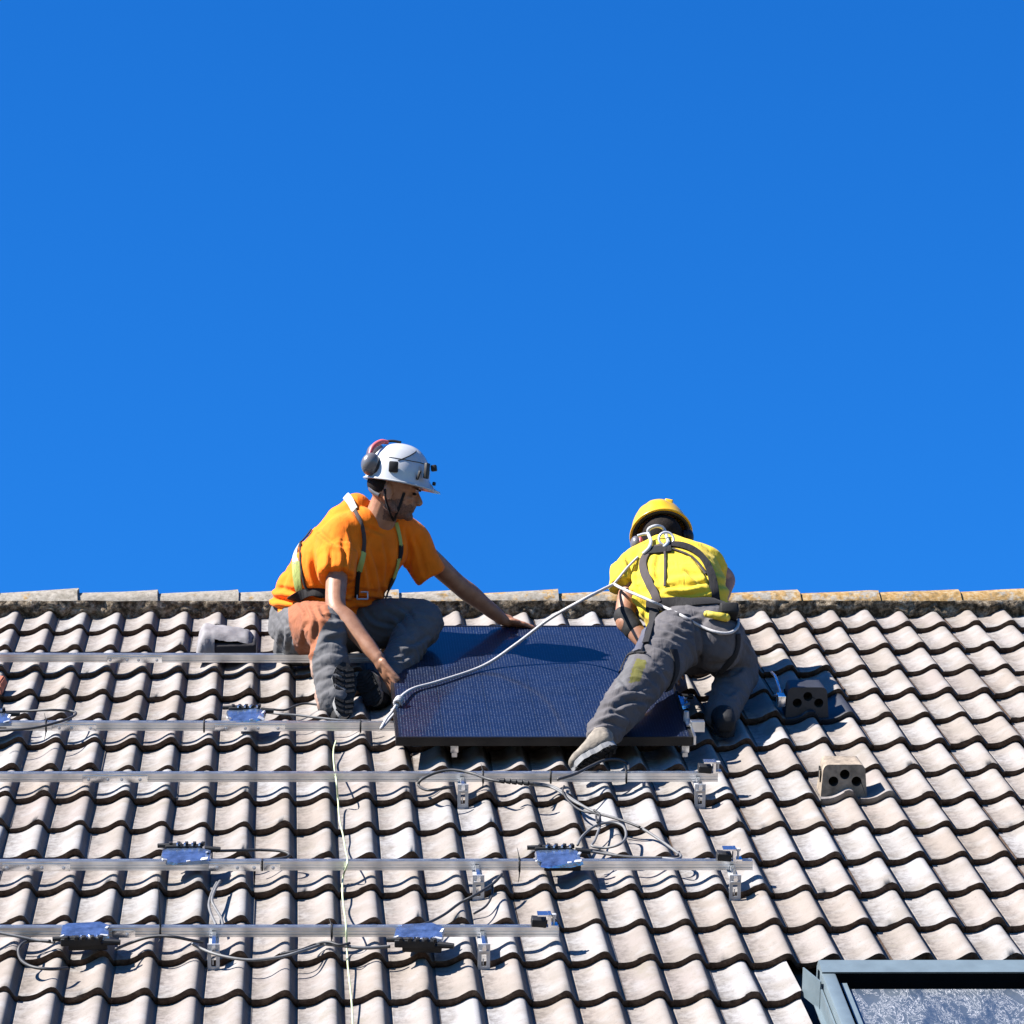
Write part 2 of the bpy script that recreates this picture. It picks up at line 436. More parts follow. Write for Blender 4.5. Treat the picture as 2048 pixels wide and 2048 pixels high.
# ---------------------------------------------------------------- vent tiles in the roof
def vent(r, p, mat, name_label, mbase=None):
    i = 2*p; du, dv = warp(i+.5, r)
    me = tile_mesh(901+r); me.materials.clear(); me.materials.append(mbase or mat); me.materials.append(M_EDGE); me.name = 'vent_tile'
    m = ROOF4.copy(); m.translation = RW(i*WV+du, -GA*r+dv, .003)
    base = link('vent_tile', me, roof, m); base['label'] = name_label
    # hood: tapered box with three round holes in its front
    x0, x1 = 2.897, 3.072; y0 = -GA*r+dv+.028; zt, zb = .088, -.045
    bm = bmesh.new()
    def V(x, y, z): return bm.verts.new((x, y, z))
    tx0, tx1 = x0+.014, x1-.012
    def bez(a, b, c, n=4): return [tuple((1-t)**2*a[k]+2*t*(1-t)*b[k]+t*t*c[k] for k in range(2)) for t in [j/n for j in range(n+1)]]
    outl = [(x0, zb), (x1, zb)] + bez((x1-.008, zt-.022), (tx1+.001, zt), (tx1-.02, zt)) + bez((tx0+.02, zt), (tx0-.001, zt), (x0+.009, zt-.022))
    fr = [V(x, y0+.018*(z-zb)/(zt-zb), z) for x, z in outl]
    bk = [V(x+(.008 if x < (x0+x1)/2 else -.008), y0+.155-.02*(z-zb)/(zt-zb), min(z, zt-.004)) for x, z in outl]
    n = len(fr)
    for k in range(n): bm.faces.new((fr[k], fr[(k+1) % n], bk[(k+1) % n], bk[k]))
    es = [bm.edges.get((fr[k], fr[(k+1) % n])) for k in range(n)]
    holes = []
    for (hx, hz) in ((.048, .052), (.090, .078), (.134, .052)):
        cx, cz = x0+hx, zb+.03+hz-.012
        ring = [V(cx+.0185*math.cos(a), y0+.018*(cz+.0185*math.sin(a)-zb)/(zt-zb), cz+.0185*math.sin(a)) for a in [2*math.pi*k/18 for k in range(18)]]
        inner = [V(v.co.x, v.co.y+.05, v.co.z) for v in ring]
        for k in range(18): bm.faces.new((ring[k], ring[(k+1) % 18], inner[(k+1) % 18], inner[k])).material_index = 1
        bm.faces.new(inner).material_index = 1
        es += [bm.edges.get((ring[k], ring[(k+1) % 18])) for k in range(18)]
    bmesh.ops.triangle_fill(bm, edges=es, use_beauty=True)
    # slots on the left cheek, recessed
    for q in range(3):
        box(bm, (x0+.0045+.002*q, y0+.05+.026*q, zb+.078), (.006, .010, .045))
        for f in bm.faces[-6:]: f.material_index = 1
    h = finish(bm, 'vent_hood', [mat, M_EDGE_DARK], None, angle=35, mw=ROOF4.copy())
    h.parent = base; h.matrix_parent_inverse = (parent_world(base)).inverted()
M_EDGE_DARK = simple('vent_hole_dark', (.008, .006, .005), .95, 0, 30, .2, 0)
M_VENTB = simple('beige_vent_concrete', (.22, .175, .13), .85, 0, 30, .45, .5, .005)
M_VENTK = simple('dark_vent_plastic', (.016, .017, .022), .55, 0, 22, .3, .15, .004)
vent(7, 10, M_VENTB, 'beige vent tile with three round holes', M_TILE)
vent(4, 10, M_VENTK, 'dark slate vent tile with three round holes')

# ---------------------------------------------------------------- skylight
M_BLUEGREY = simple('blue_grey_flashing', (.135, .178, .200), .42, .2, 14, .12, .05, .001, spec=.6)
M_GAP = simple('gap_black', (.004, .005, .006), 1.0, 0, 20, .2, 0, spec=.05)
def skylight_glass():
    t = NT('textured_skylight_glass'); co = t.coords('Object')
    mp = t.node('ShaderNodeMapping'); mp.inputs['Scale'].default_value = (1, .34, 1); t.k(co, mp.inputs[0])
    n1 = t.noise(mp.outputs[0], 24, 4, .6, 1.6); n2 = t.noise(mp.outputs[0], 9, 4, .6, .8)
    # sky reflections painted as thin bright contour lines of a distorted noise
    line = t.ramp(n1, [(.445, 0.0), (.462, 1.0), (.478, .0), (.525, .0), (.54, 1.0), (.556, 0.0)])
    mask = t.ramp(n2, [(.38, 0.1), (.50, 1.0)])
    k = t.math('MULTIPLY', line, mask)
    b = t.mix(t.ramp(n2, [(.3, 0.0), (.7, 1.0)]), (.020, .036, .066), (.085, .10, .115))
    t.base(t.mix(k, b, (.42, .42, .43)))
    t.set(rough=.30, spec=.45, coat=.12); t.bump(n1, .5, .003); return t.m
def build_skylight():
    x0, x1 = 2.590, 3.76
    s = empty('skylight', RW(x0, -4.36, 0)); s.parent = house; s.matrix_parent_inverse = parent_world(house).inverted()
    s['label'] = 'blue-grey framed roof window with patterned glass'
    bm = bmesh.new()      # top hood
    vf = at_n(1700, 1944, .085)[1]; vb = at_n(1700, 1920, .092)[1]
    extrude_profile(bm, [(vf+.004, .078), (vf, .085), (vb, .092), (vb+.03, .06), (vb+.03, .0), (vb+.01, .0), (vb+.005, .06)], (x0+.012, 0, 0), (x1-.012, 0, 0), Vector((0, 1, 0)), Vector((0, 0, 1)))
    finish(bm, 'hood', M_BLUEGREY, s, smooth=False, mw=ROOF4.copy())
    bm = bmesh.new()
    box(bm, (x0+.033, -5.05, .040), (.045, 1.32, .080), bev=.006); box(bm, (x1-.033, -5.05, .040), (.045, 1.32, .080), bev=.006)
    box(bm, ((x0+x1)/2, -5.70, .035), (x1-x0-.112, .06, .07), bev=.006)
    finish(bm, 'frame', M_BLUEGREY, s, mw=ROOF4.copy(), angle=30)
    bm = bmesh.new()
    for sx, m in ((x0, 1), (x1, -1)):
        vs = [(sx-.002*m, -4.40, -.02), (sx-.002*m, -4.40, .062), (sx+.004*m, -5.7, .050), (sx-.02*m, -5.7, -.02)]
        bm = bmesh.new()
        extrude_profile(bm, [(sx+.007*m, .047), (sx+.001*m, .047), (sx+.001*m, -.020), (sx-.012*m, -.020), (sx-.012*m, -.024), (sx+.007*m, -.024)], (0, -5.70, 0), (0, -4.40, 0), Vector((1, 0, 0)), Vector((0, 0, 1)))
        finish(bm, 'side_flashing', M_BLUEGREY, s, smooth=False, mw=ROOF4.copy())
    bm = bmesh.new()
    R = Euler((0, 0, .30)).to_matrix()
    box(bm, (x0-.018, -4.42, .025), (.004, .13, .095), R)
    finish(bm, 'flashing_corner', M_BLUEGREY, s, smooth=False, mw=ROOF4.copy())
    bm = bmesh.new()
    box(bm, (x0+.062, -5.04, .036), (.010, 1.28, .05)); box(bm, (x1-.062, -5.04, .036), (.010, 1.28, .05)); vg = at_n(1700, 1964, .052)[1]; box(bm, ((x0+x1)/2, (vf+.008+vg)/2, .028), (x1-x0-.12, vf+.008-vg, .048)); box(bm, ((x0+x1)/2, vf+.012, .045), (x1-x0-.05, .012, .068))
    finish(bm, 'gasket_gap_shade', M_GAP, s, smooth=False, mw=ROOF4.copy())  # black strips stand in for the shade in the recess under the hood
    bm = bmesh.new()
    box(bm, (x0+.078, -5.06, .036), (.018, 1.20, .045)); box(bm, (x1-.078, -5.06, .036), (.018, 1.20, .045)); box(bm, ((x0+x1)/2, -5.65, .036), (x1-x0-.18, .03, .045))
    finish(bm, 'sash', M_BLUEGREY, s, smooth=False, mw=ROOF4.copy())
    bm = bmesh.new(); box(bm, ((x0+x1)/2, -5.08, .040), (x1-x0-.174, 1.20, .012))
    finish(bm, 'pane', skylight_glass(), s, smooth=False, mw=ROOF4.copy())
    bm = bmesh.new(); box(bm, ((x0+x1)/2, -5.05, -.10), (x1-x0-.05, 1.25, .01))
    finish(bm, 'inner_lining', M_GAP, s, smooth=False, mw=ROOF4.copy())
build_skylight()

# ---------------------------------------------------------------- mounting rails
RN0, RH, RWD = .014, .034, .026
RAILV = [at_n(600, y, RN0)[1] for y in (1327, 1463, 1564, 1741, 1874)]
M_SLOT = simple('dark_slot', (.01, .01, .011), .6, .5, 30, .2, 0)
def rail(label, vfront, u0, u1, plates, hooks, ties, dvl=0.0, joints=()):
    """plates: (u_start, u_end, screw positions), hooks: u, ties: (u, reach above, reach below)"""
    root = tag(empty('mounting_rail', RW(u1, vfront, RN0)), label, 'mounting rail', 'aluminium mounting rails across the roof')
    sl = dvl/(u1-u0)
    def vat(u): return vfront + sl*(u1-u)
    a, b = Vector((u0, vat(u0), RN0)), Vector((u1, vfront, RN0))
    H, W = RH, RWD; g = .0035
    prof = [(0, 0), (0, .008), (g, .009), (g, .0125), (0, .0135), (0, .019), (g*.6, .0195), (g*.6, .023), (0, .0235), (0, H), (.006, H), (.006, H-.004), (W-.006, H-.004), (W-.006, H), (W, H), (W, 0)]
    bm = bmesh.new(); extrude_profile(bm, prof, a, b, Vector((0, 1, 0)), Vector((0, 0, 1)))
    finish(bm, 'rail_profile', M_ALU, root, smooth=False, mw=ROOF4.copy())
    for (pa, pb, screws) in plates:
        bm = bmesh.new(); c = (pa+pb)/2
        box(bm, (c, vat(c)-.0022, RN0+.0125), (pb-pa, .004, .027), bev=.0008)
        pl = finish(bm, 'splice_plate', M_ALU2, root, mw=ROOF4.copy(), angle=30)
        for sx in screws:
            bm = bmesh.new(); q = Vector((sx, vat(sx)-.0045, RN0+.011))
            frustum(bm, q, q+Vector((0, -.004, 0)), .0062, .0055, 10); frustum(bm, q+Vector((0, -.0042, 0)), q+Vector((0, -.0062, 0)), .003, .003, 6)
            o = finish(bm, 'screw', M_STEEL, None, mw=ROOF4.copy(), angle=30); o.parent = pl; o.matrix_parent_inverse = parent_world(pl).inverted()
    for u in hooks:
        bm = bmesh.new(); v = -GA*round(-vat(u)/GA)-.022
        # upright plate with a slot: two stiles, three bars
        w = .040; lo, hi = -.056, RN0+.020
        box(bm, (u-w/2+.006, v, (lo+hi)/2), (.012, .005, hi-lo)); box(bm, (u+w/2-.006, v, (lo+hi)/2), (.012, .005, hi-lo))
        box(bm, (u, v, lo+.006), (w-.024, .005, .012)); box(bm, (u, v, hi-.018), (w-.024, .005, .036))
        box(bm, (u-.002, v+.002, lo+.028), (.004, .002, .022))
        box(bm, (u, v+.05, lo-.003), (w, .11, .005)); box(bm, (u, (v+vat(u))/2, RN0-.004), (w*.8, vat(u)-v+.02, .006))
        h = finish(bm, 'roof_hook', M_STEEL, root, smooth=False, mw=ROOF4.copy())
        bm = bmesh.new()
        box(bm, (u, vat(u)-.006, RN0+.012), (.014, .012, .020)); box(bm, (u, (v+vat(u))/2-.006, hi-.008), (.012, vat(u)-v+.006, .012)); frustum(bm, Vector((u, v+.003, hi-.014)), Vector((u, v-.013, hi-.014)), .008, .008, 6)
        o = finish(bm, 'bolt', M_ALU2, None, mw=ROOF4.copy(), smooth=False); o.parent = h; o.matrix_parent_inverse = parent_world(h).inverted()
    for (u, up, dn) in ties:
        bm = bmesh.new(); v = vat(u)
        q = [Vector((u, v-.0035, RN0-.004)), Vector((u, v-.0035, RN0+RH+.003)), Vector((u, v+RWD+.003, RN0+RH+.003)), Vector((u, v+RWD+.003, RN0-.004))]
        tube(bm, q, .0035, 6, closed=True)
        if up: tube(bm, catmull([Vector((u, v-.003, RN0+RH)), Vector((u-.003, v+.01, RN0+RH+up*.5)), Vector((u-.008, v+.03, RN0+RH+up))]), .0026, 6, taper=lambda t: 1-.75*t)
        if dn: tube(bm, catmull([Vector((u, v-.004, RN0)), Vector((u-.002, v-.015, RN0-dn*.5)), Vector((u-.006, v-.02, RN0-dn))]), .0026, 6, taper=lambda t: 1-.75*t)
        finish(bm, 'cable_tie', M_BLACKP, root, mw=ROOF4.copy())
    for u in joints:
        bm = bmesh.new(); box(bm, (u, vat(u)+RWD/2, RN0+RH/2), (.006, RWD+.003, RH+.003))
        finish(bm, 'joint_gap', M_SLOT, root, smooth=False, mw=ROOF4.copy())
    return root
def U(px, py, n=.06): return at_n(px, py, n)[0]
rail('uppermost rail, running from the left edge in behind the seated man', RAILV[0], -1.6, U(1389, 1327, .03),
     [(U(212, 1318), U(322, 1318), [U(x, 1318) for x in (218, 252, 275, 312)])], [], [], .03)
rail('second rail from the top, ending at the solar panel', RAILV[1], -1.6, U(1393, 1463, .03),
     [(U(100, 1455), U(190, 1455), [U(x, 1455) for x in (115, 140, 178)]), (U(428, 1458), U(570, 1458), [U(x, 1458) for x in (451, 490, 516, 556)])], [],
     [(U(90, 1447), .03, .03), (U(722, 1455), .0, .01), (U(407, 1452), 0, 0)], .02)
rail('middle rail right below the solar panel', RAILV[2], -1.6, U(1439, 1564, .03),
     [(U(162, 1558), U(293, 1558), [U(x, 1558) for x in (174, 213, 241, 278)])], [U(930, 1580), U(1410, 1580)],
     [(U(968, 1550), .03, .03), (U(1104, 1550), .0, .0), (U(1256, 1550), .02, .0)])
rail('fourth rail from the top, with the longest black cable loops beside it', RAILV[3], -1.6, U(1509, 1741, .03),
     [(U(0, 1735), U(137, 1735), [U(x, 1735) for x in (9, 52, 80, 124)]), (U(416, 1735), U(520, 1735), [U(x, 1735) for x in (433, 474, 508)]), (U(528, 1735), U(560, 1735), [U(546, 1735)])],
     [U(961, 1760), U(1480, 1760)], [(U(1042, 1730), .04, .04)], 0, joints=[U(524, 1735)])
rail('lowest and shortest rail, ending near the picture centre', RAILV[4], -1.6, U(1120, 1874, .03),
     [(U(222, 1865), U(268, 1865), [U(252, 1865)])], [U(426, 1890), U(971, 1890)],
     [(U(319, 1862), .17, .01), (U(664, 1862), .02, .02)])

# end clamps standing on the rails
def end_clamp(u, v, label, h=.045):
    root = tag(empty('end_clamp', RW(u, v, RN0+RH)), label, 'clamp', 'aluminium end clamps standing on the rail ends')
    bm = bmesh.new(); n0 = RN0+RH
    box(bm, (u, v+.013, n0+h/2), (.010, .040, h)); box(bm, (u-.018, v+.013, n0+h-.003), (.045, .040, .005)); box(bm, (u+.012, v+.013, n0+.004), (.03, .036, .006))
    finish(bm, 'bracket', M_ALU2, root, smooth=False, mw=ROOF4.copy())
    bm = bmesh.new(); frustum(bm, Vector((u+.014, v+.013, n0)), Vector((u+.014, v+.013, n0+h*.75)), .0045, .0045, 8); frustum(bm, Vector((u+.014, v+.013, n0+h*.75)), Vector((u+.014, v+.013, n0+h*.75+.008)), .009, .009, 6)
    finish(bm, 'bolt', M_STEEL, root, smooth=False, mw=ROOF4.copy())
    bm = bmesh.new(); box(bm, (u-.035, v+.015, n0+.014), (.05, .045, .026), Euler((0, .1, 0)).to_matrix(), bev=.003)
    finish(bm, 'base_block', M_BLACKP, root, mw=ROOF4.copy())
end_clamp(U(1100, 1857, .05), RAILV[4], 'end clamp with a dark block at the tip of the lowest rail')
end_clamp(U(1469, 1722, .05), RAILV[3], 'end clamp at the tip of the fourth rail')
end_clamp(U(1428, 1543, .05), RAILV[2], 'end clamp at the tip of the middle rail')

# ---------------------------------------------------------------- the solar panel
PN0, PN1 = .050, .085
PU0, PV0 = at_n(792, 1474.5, PN1)[:2]; PU1 = at_n(1386, 1474.5, PN1)[0]; PV1 = at_n(879, 1251, PN1)[1]
def panel_material():
    t = NT('solar_cells_under_glass'); co = t.coords('Object')
    sx = t.node('ShaderNodeSeparateXYZ'); t.k(co, sx.inputs[0]); x, y = sx.outputs[0], sx.outputs[1]
    def lines(v, pitch, width, off=0.0):
        f = t.math('FRACT', t.math('DIVIDE', t.math('ADD', v, off+10*pitch), pitch)); return t.math('LESS_THAN', f, width/pitch)
    wires = lines(x, .0115, .0022); fing = t.math('FRACT', t.math('DIVIDE', t.math('ADD', y, 5.0), .021))
    dash = t.ramp(t.noise(co, 70, 2, .5), [(.40, .15), (.62, 1.0)])
    w = t.math('MULTIPLY', wires, t.math('MULTIPLY', dash, t.ramp(fing, [(0, .25), (.4, 1.0), (.8, .3)])))
    gap = t.math('MAXIMUM', lines(x, .1845, .003, .003), lines(y, .0955, .003, .002))
    b = t.mix(t.ramp(t.noise(co, 9, 4, .6), [(.3, 0.0), (.7, 1.0)]), (.0025, .0055, .019), (.004, .009, .030))
    b = t.mix(gap, b, (.001, .0012, .003))
    b = t.mix(w, b, (.115, .135, .18))
    # thin film of dust
    b = t.mix(t.ramp(t.noise(co, 5, 6, .7), [(.45, .01), (.8, .045)]), b, (.12, .14, .18))
    t.base(b); t.set(rough=.35, spec=.15, coat=.36, coatr=.08)
    t.b.inputs['Coat IOR'].default_value = 1.38
    return t.m
M_FRAME = simple('black_anodised_frame', (.010, .010, .011), .35, .4, 30, .2, .05)
def build_panel():
    root = tag(empty('solar_panel', RW((PU0+PU1)/2, PV0, PN0)), 'dark blue solar panel with black frame lying between the two men', 'solar panel')
    m = ROOF4.copy(); m.translation = RW(PU0, PV0, 0)
    W, H = PU1-PU0, PV1-PV0; f = .011
    bm = bmesh.new(); zc, zh = (PN0+PN1)/2, PN1-PN0
    for (c, s) in (((W/2, f/2, zc), (W, f, zh)), ((W/2, H-f/2, zc), (W, f, zh)), ((f/2, H/2, zc), (f, H-2*f, zh)), ((W-f/2, H/2, zc), (f, H-2*f, zh))):
        box(bm, c, s)
    for (c, s) in (((W/2, .016+f, PN0+.001), (W-.03, .03, .002)), ((W/2, H-.016-f, PN0+.001), (W-.03, .03, .002))): box(bm, c, s)
    finish(bm, 'frame', M_FRAME, root, smooth=False, mw=m)
    bm = bmesh.new(); box(bm, (W/2, H/2, PN1-.0045), (W-2*f, H-2*f, .005))
    finish(bm, 'glass', panel_material(), root, smooth=False, mw=m)
    bm = bmesh.new(); box(bm, (W*.5, H-.22, PN0+.012), (.1, .1, .018))
    finish(bm, 'junction_box', M_BLACKP, root, smooth=False, mw=m)
build_panel()
# clamps beneath the panel's lower edge
for (px, lab) in ((912, 'small grey clamp under the lower edge of the panel near its left third'), (1378, 'small grey clamp under the lower right corner of the panel')):
    u = U(px, 1500, .07)
    bm = bmesh.new(); box(bm, (u, PV0+.02, .034), (.030, .03, .030), bev=.003); box(bm, (u, PV0+.02, .012), (.02, .02, .02))
    o = finish(bm, 'panel_clamp', M_ALU, None, mw=ROOF4.copy(), angle=30); tag(o, lab, 'clamp')
# end clamp standing at the right edge of the panel
def side_clamp():
    u, v = PU1, at_n(1395, 1470, .06)[1]
    root = tag(empty('side_clamp', RW(u, v, .085)), 'light grey angle bracket clamped on the right edge of the panel', 'clamp')
    bm = bmesh.new()
    box(bm, (u+.006, v+.0, .077), (.008, .25, .034)); box(bm, (u+.030, v+.02, .090), (.055, .03, .045), bev=.003); box(bm, (u-.002, v+.06, .093), (.02, .10, .006))
    finish(bm, 'bracket', M_ALU, root, smooth=False, mw=ROOF4.copy())
    bm = bmesh.new(); frustum(bm, Vector((u-.004, v+.10, .085)), Vector((u-.004, v+.10, .125)), .012, .010, 8)
    finish(bm, 'bolt', M_STEEL, root, mw=ROOF4.copy(), angle=30)
side_clamp()

# ---------------------------------------------------------------- microinverters
M_MIRROR = simple('polished_cover', (.20, .28, .44), .12, .85, 30, .45, .35, .004)
def inverter(px, py, label, front=False, yaw=0.0, w=.165):
    u, v, n = at_n(px, py, .045)
    root = tag(empty('microinverter', RW(u, v, .06)), label, 'microinverter', 'microinverters fixed along the rails')
    m = ROOF4 @ Euler((0, 0, yaw)).to_matrix().to_4x4(); m.translation = RW(u, v, .040)
    R = random.Random(int(px))
    d = .17; s = -1 if front else 1
    out = [(-w/2, -d*.15), (-w*.42, -d*.42), (-w*.2, -d*.5), (w*.28, -d*.46), (w*.5, -d*.38), (w*.5, d*.35), (w*.3, d*.5), (-w*.35, d*.5), (-w/2, d*.3)]
    bm = bmesh.new()
    out = [(x+R.uniform(-.008, .008), y+R.uniform(-.010, .010)) for x, y in out]
    A = [bm.verts.new((x, y, .0)) for x, y in out]; B = [bm.verts.new((x*.95, y*.95, .010+.003*math.sin(x*40)+R.uniform(-.002, .002))) for x, y in out]
    n_ = len(out)
    for k in range(n_): bm.faces.new((A[k], A[(k+1) % n_], B[(k+1) % n_], B[k]))
    bm.faces.new(A[::-1]); cc = bm.verts.new((0, 0, .016))
    for k in range(n_): bm.faces.new((B[k], B[(k+1) % n_], cc))
    finish(bm, 'cover_plate', M_MIRROR, root, mw=m, angle=50)
    for (tx, ty, ts, tr) in ((-w*.44, -d*.36, .020, .5), (w*.40, -d*.34, .026, -.3), (w*R.uniform(.0, .25), -d*.44, .014, .1), (w*.46, d*.1, .018, 1.2)):
        bm = bmesh.new(); box(bm, (tx, ty, .012+R.uniform(0, .004)), (ts, ts*.55, .005), Euler((R.uniform(-.5, .5), R.uniform(-.4, .4), tr)).to_matrix(), bev=.001)
        finish(bm, 'glint_tab', M_STEEL, root, smooth=False, mw=m)  # pale tabs added in place of glints along the cover's edge
    bm = bmesh.new()
    box(bm, (w*.08, s*d*.12, -.016), (w*.78, d*.75, .026), bev=.004)
    finish(bm, 'body', M_BLACKP, root, mw=m, angle=30)
    # connector block and plugs
    yb = s*d*.5
    bm = bmesh.new()
    box(bm, (-.01, yb, .004), (w*.8, .026, .026), bev=.004)
    for k in range(5): box(bm, (-w*.34+k*w*.17, yb+s*.006, .018), (.012, .02, .014), Euler((0, 0, R.uniform(-.4, .4))).to_matrix(), bev=.002)
    frustum(bm, Vector((-w*.62, yb+.004, .012)), Vector((-w*.1, yb, .016)), .008, .009, 10)
    frustum(bm, Vector((w*.40, yb-.012, .006)), Vector((w*.72, yb-.02, .006)), .012, .009, 10)
    finish(bm, 'connector', M_BLACKP, root, mw=m, angle=35)
    bm = bmesh.new()
    for k in range(4): box(bm, (-w*.2+k*w*.16, yb-.008*s, .021), (.006, .012, .008), Euler((0, 0, R.uniform(-.6, .6))).to_matrix())
    finish(bm, 'contact', M_ALU2, root, smooth=False, mw=m)
    return root
inverter(372, 1712, 'microinverter with blue sheen above the fourth rail, left of the long cable loop')
inverter(492, 1432, 'microinverter with blue sheen behind the second rail, left of the seated man', w=.15)
inverter(1116, 1716, 'microinverter with blue sheen above the fourth rail, below the tangle of cables')
inverter(168, 1864, 'microinverter hanging in front of the lowest rail near the left edge', True, .05)
inverter(838, 1868, 'microinverter hanging in front of the lowest rail, right of the green-yellow cable', True, -.08)
inverter(1335, 1405, 'microinverter half hidden under the crouching man beside the panel', False, .1)
inverter(-20, 1440, 'microinverter cut off by the left edge, inside the upper cable loop', False, .1)

# ---------------------------------------------------------------- cables
def cable(pts, r, mat, label, n=.03, group='cables of the solar system', cat='cable', name='cable'):
    """pts: (px, py[, height above crest plane])"""
    q = [P(p[0], p[1], (p[2] if p[2] < .04 else p[2]-.03) if len(p) > 2 else min(n, .012)) for p in pts]
    bm = bmesh.new(); tube(bm, catmull(q, 8), r, 8)
    o = finish(bm, name, mat); tag(o, label, cat, group); return o
cable([(-20, 1424, .03), (40, 1423), (100, 1420, .03), (140, 1422, .05), (152, 1427, .06), (140, 1436, .08), (110, 1446, .09), (60, 1457, .09), (-20, 1463, .09)], .0052, M_CABLE, 'black cable loop reaching in from the left edge over the second rail')
cable([(520, 1418, .05), (545, 1419), (570, 1420, .04), (590, 1412), (612, 1407), (640, 1410)], .0050, M_CABLE, 'black cable running from the second-rail microinverter to the man\'s shoe')
cable([(525, 1424, .05), (560, 1428, .03), (600, 1431, .03), (640, 1436, .03), (690, 1441, .06), (740, 1442, .05)], .0050, M_CABLEG, 'grey cable lying under the seated man\'s upright shoe')
cable([(432, 1702, .07), (470, 1701, .06), (520, 1700, .05), (560, 1702, .05), (578, 1708, .05), (572, 1715, .05), (540, 1719, .05), (500, 1720, .05)], .0055, M_CABLE, 'black cable loop bending back to the fourth rail at its left microinverter')
cable([(434, 1765, .0), (424, 1785), (418, 1808), (422, 1828), (432, 1850, .04)], .0050, M_CABLEG, 'left grey cable of the pair dropping from the fourth to the lowest rail')
cable([(440, 1762, .0), (430, 1780), (424, 1800, .02), (430, 1815), (442, 1835), (446, 1850, .04)], .0050, M_CABLEG, 'right grey cable of the pair dropping from the fourth to the lowest rail')
cable([(-20, 1862, .07), (30, 1872, .06), (70, 1880, .05), (110, 1885, .05)], .0050, M_CABLEG, 'grey cable entering at the left edge in front of the lowest rail')
cable([(100, 1882, .06), (60, 1882, .04), (42, 1890, .03), (37, 1905, .02), (44, 1922, .015), (66, 1934, .02), (100, 1938, .02), (135, 1936, .0)], .0055, M_CABLE, 'black cable loop hanging below the lowest rail at its left microinverter')
cable([(232, 1898, .03), (260, 1886, .05), (290, 1876, .07), (320, 1872, .08), (350, 1874, .08), (380, 1880, .06), (405, 1884, .04)], .0055, M_CABLE, 'black cable arched over the lowest rail left of its hook')
cable([(384, 1887, .03), (400, 1896), (430, 1908), (470, 1917), (510, 1920), (560, 1914, .02), (600, 1903, .03), (640, 1890, .04), (655, 1886, .05)], .0050, M_CABLEG, 'long grey cable sagging below the lowest rail between its two hooks')
cable([(650, 1888, .05), (690, 1892, .05), (730, 1896, .05), (780, 1893, .05)], .0060, M_CABLEG, 'thick grey cable feeding the lowest rail\'s right microinverter')
cable([(560, 1908, .01), (600, 1900, .02), (630, 1889, .04), (655, 1884, .06), (680, 1890, .06), (700, 1886, .06)], .0045, M_CABLE, 'thin black cable looping at the tie on the lowest rail')
cable([(1004, 1748, .06), (985, 1768, .03), (950, 1790, .03), (920, 1806), (890, 1828), (860, 1844), (840, 1850, .06)], .0050, M_CABLE, 'black cable slanting down from the fourth rail to the lowest rail')
cable([(985, 1768, .03), (984, 1790, .01), (972, 1812, .01), (948, 1827, .01)], .0040, M_CABLE, 'short black cable end curling below the fourth rail\'s left hook')
# big loop on the middle rail, left
cable([(905, 1573, .03), (880, 1578, .03), (855, 1580, .03), (838, 1572, .04), (842, 1560, .06), (870, 1546, .08), (905, 1540, .09), (945, 1547, .09), (975, 1558, .10), (1000, 1563, .10)], .0055, M_CABLE, 'black cable loop hanging over the middle rail left of the plug connectors')
cable([(1115, 1559, .10), (1150, 1548, .10), (1180, 1533, .10), (1210, 1520, .10), (1235, 1519, .09), (1254, 1526, .08), (1258, 1540, .08)], .0055, M_CABLE, 'black cable arched above the middle rail under the man\'s boot')
cable([(1055, 1566, .08), (1085, 1568, .05), (1115, 1577, .04), (1140, 1595), (1160, 1608), (1185, 1622), (1230, 1636), (1280, 1655), (1320, 1680), (1350, 1702), (1362, 1712, .05), (1352, 1718, .06), (1320, 1716, .05), (1260, 1714, .05), (1200, 1706, .05), (1165, 1700, .06)], .0050, M_CABLEG, 'long grey cable swinging right from the tangle down to the fourth rail')
cable([(1060, 1570, .06), (1100, 1574, .04), (1130, 1590), (1150, 1604), (1178, 1618), (1197, 1630), (1200, 1650), (1190, 1680), (1184, 1692), (1210, 1696, .04), (1240, 1688, .03), (1252, 1672, .02), (1246, 1652, .02), (1222, 1645, .02), (1190, 1652, .02), (1165, 1672), (1155, 1690, .05)], .0048, M_CABLEG, 'grey cable coiled into a round loop above the fourth rail')
cable([(1128, 1572, .04), (1126, 1584, .02), (1140, 1605, .02), (1165, 1622, .02), (1195, 1628, .02), (1240, 1640, .02), (1280, 1654, .02)], .0040, M_CABLE, 'thin black cable in the middle of the tangle')
cable([(1192, 1632, .03), (1195, 1645, .03), (1200, 1630, .05), (1188, 1620, .05)], .0045, M_CABLE, 'short black cable twisted round the tangle of grey cables')
cable([(1160, 1700, .07), (1200, 1702, .05), (1240, 1712, .05), (1290, 1717, .05), (1350, 1714, .05), (1358, 1704, .04)], .0050, M_CABLE, 'black cable lying along the upper side of the fourth rail')
# plug connectors on the middle rail
bm = bmesh.new()
a, b = P(1000, 1561, .065), P(1060, 1567, .065)
for k in range(5):
    p = a.lerp(b, k/5); q = a.lerp(b, (k+.75)/5); frustum(bm, p, q, .009-.001*(k % 2), .0105, 10)
tube(bm, [a.lerp(b, -.1), a.lerp(b, 1.1)], .0065, 8)
tag(finish(bm, 'plug_connector', M_BLACKP, angle=35), 'black ribbed plug connectors joined in a row on the middle rail', 'plug connector')
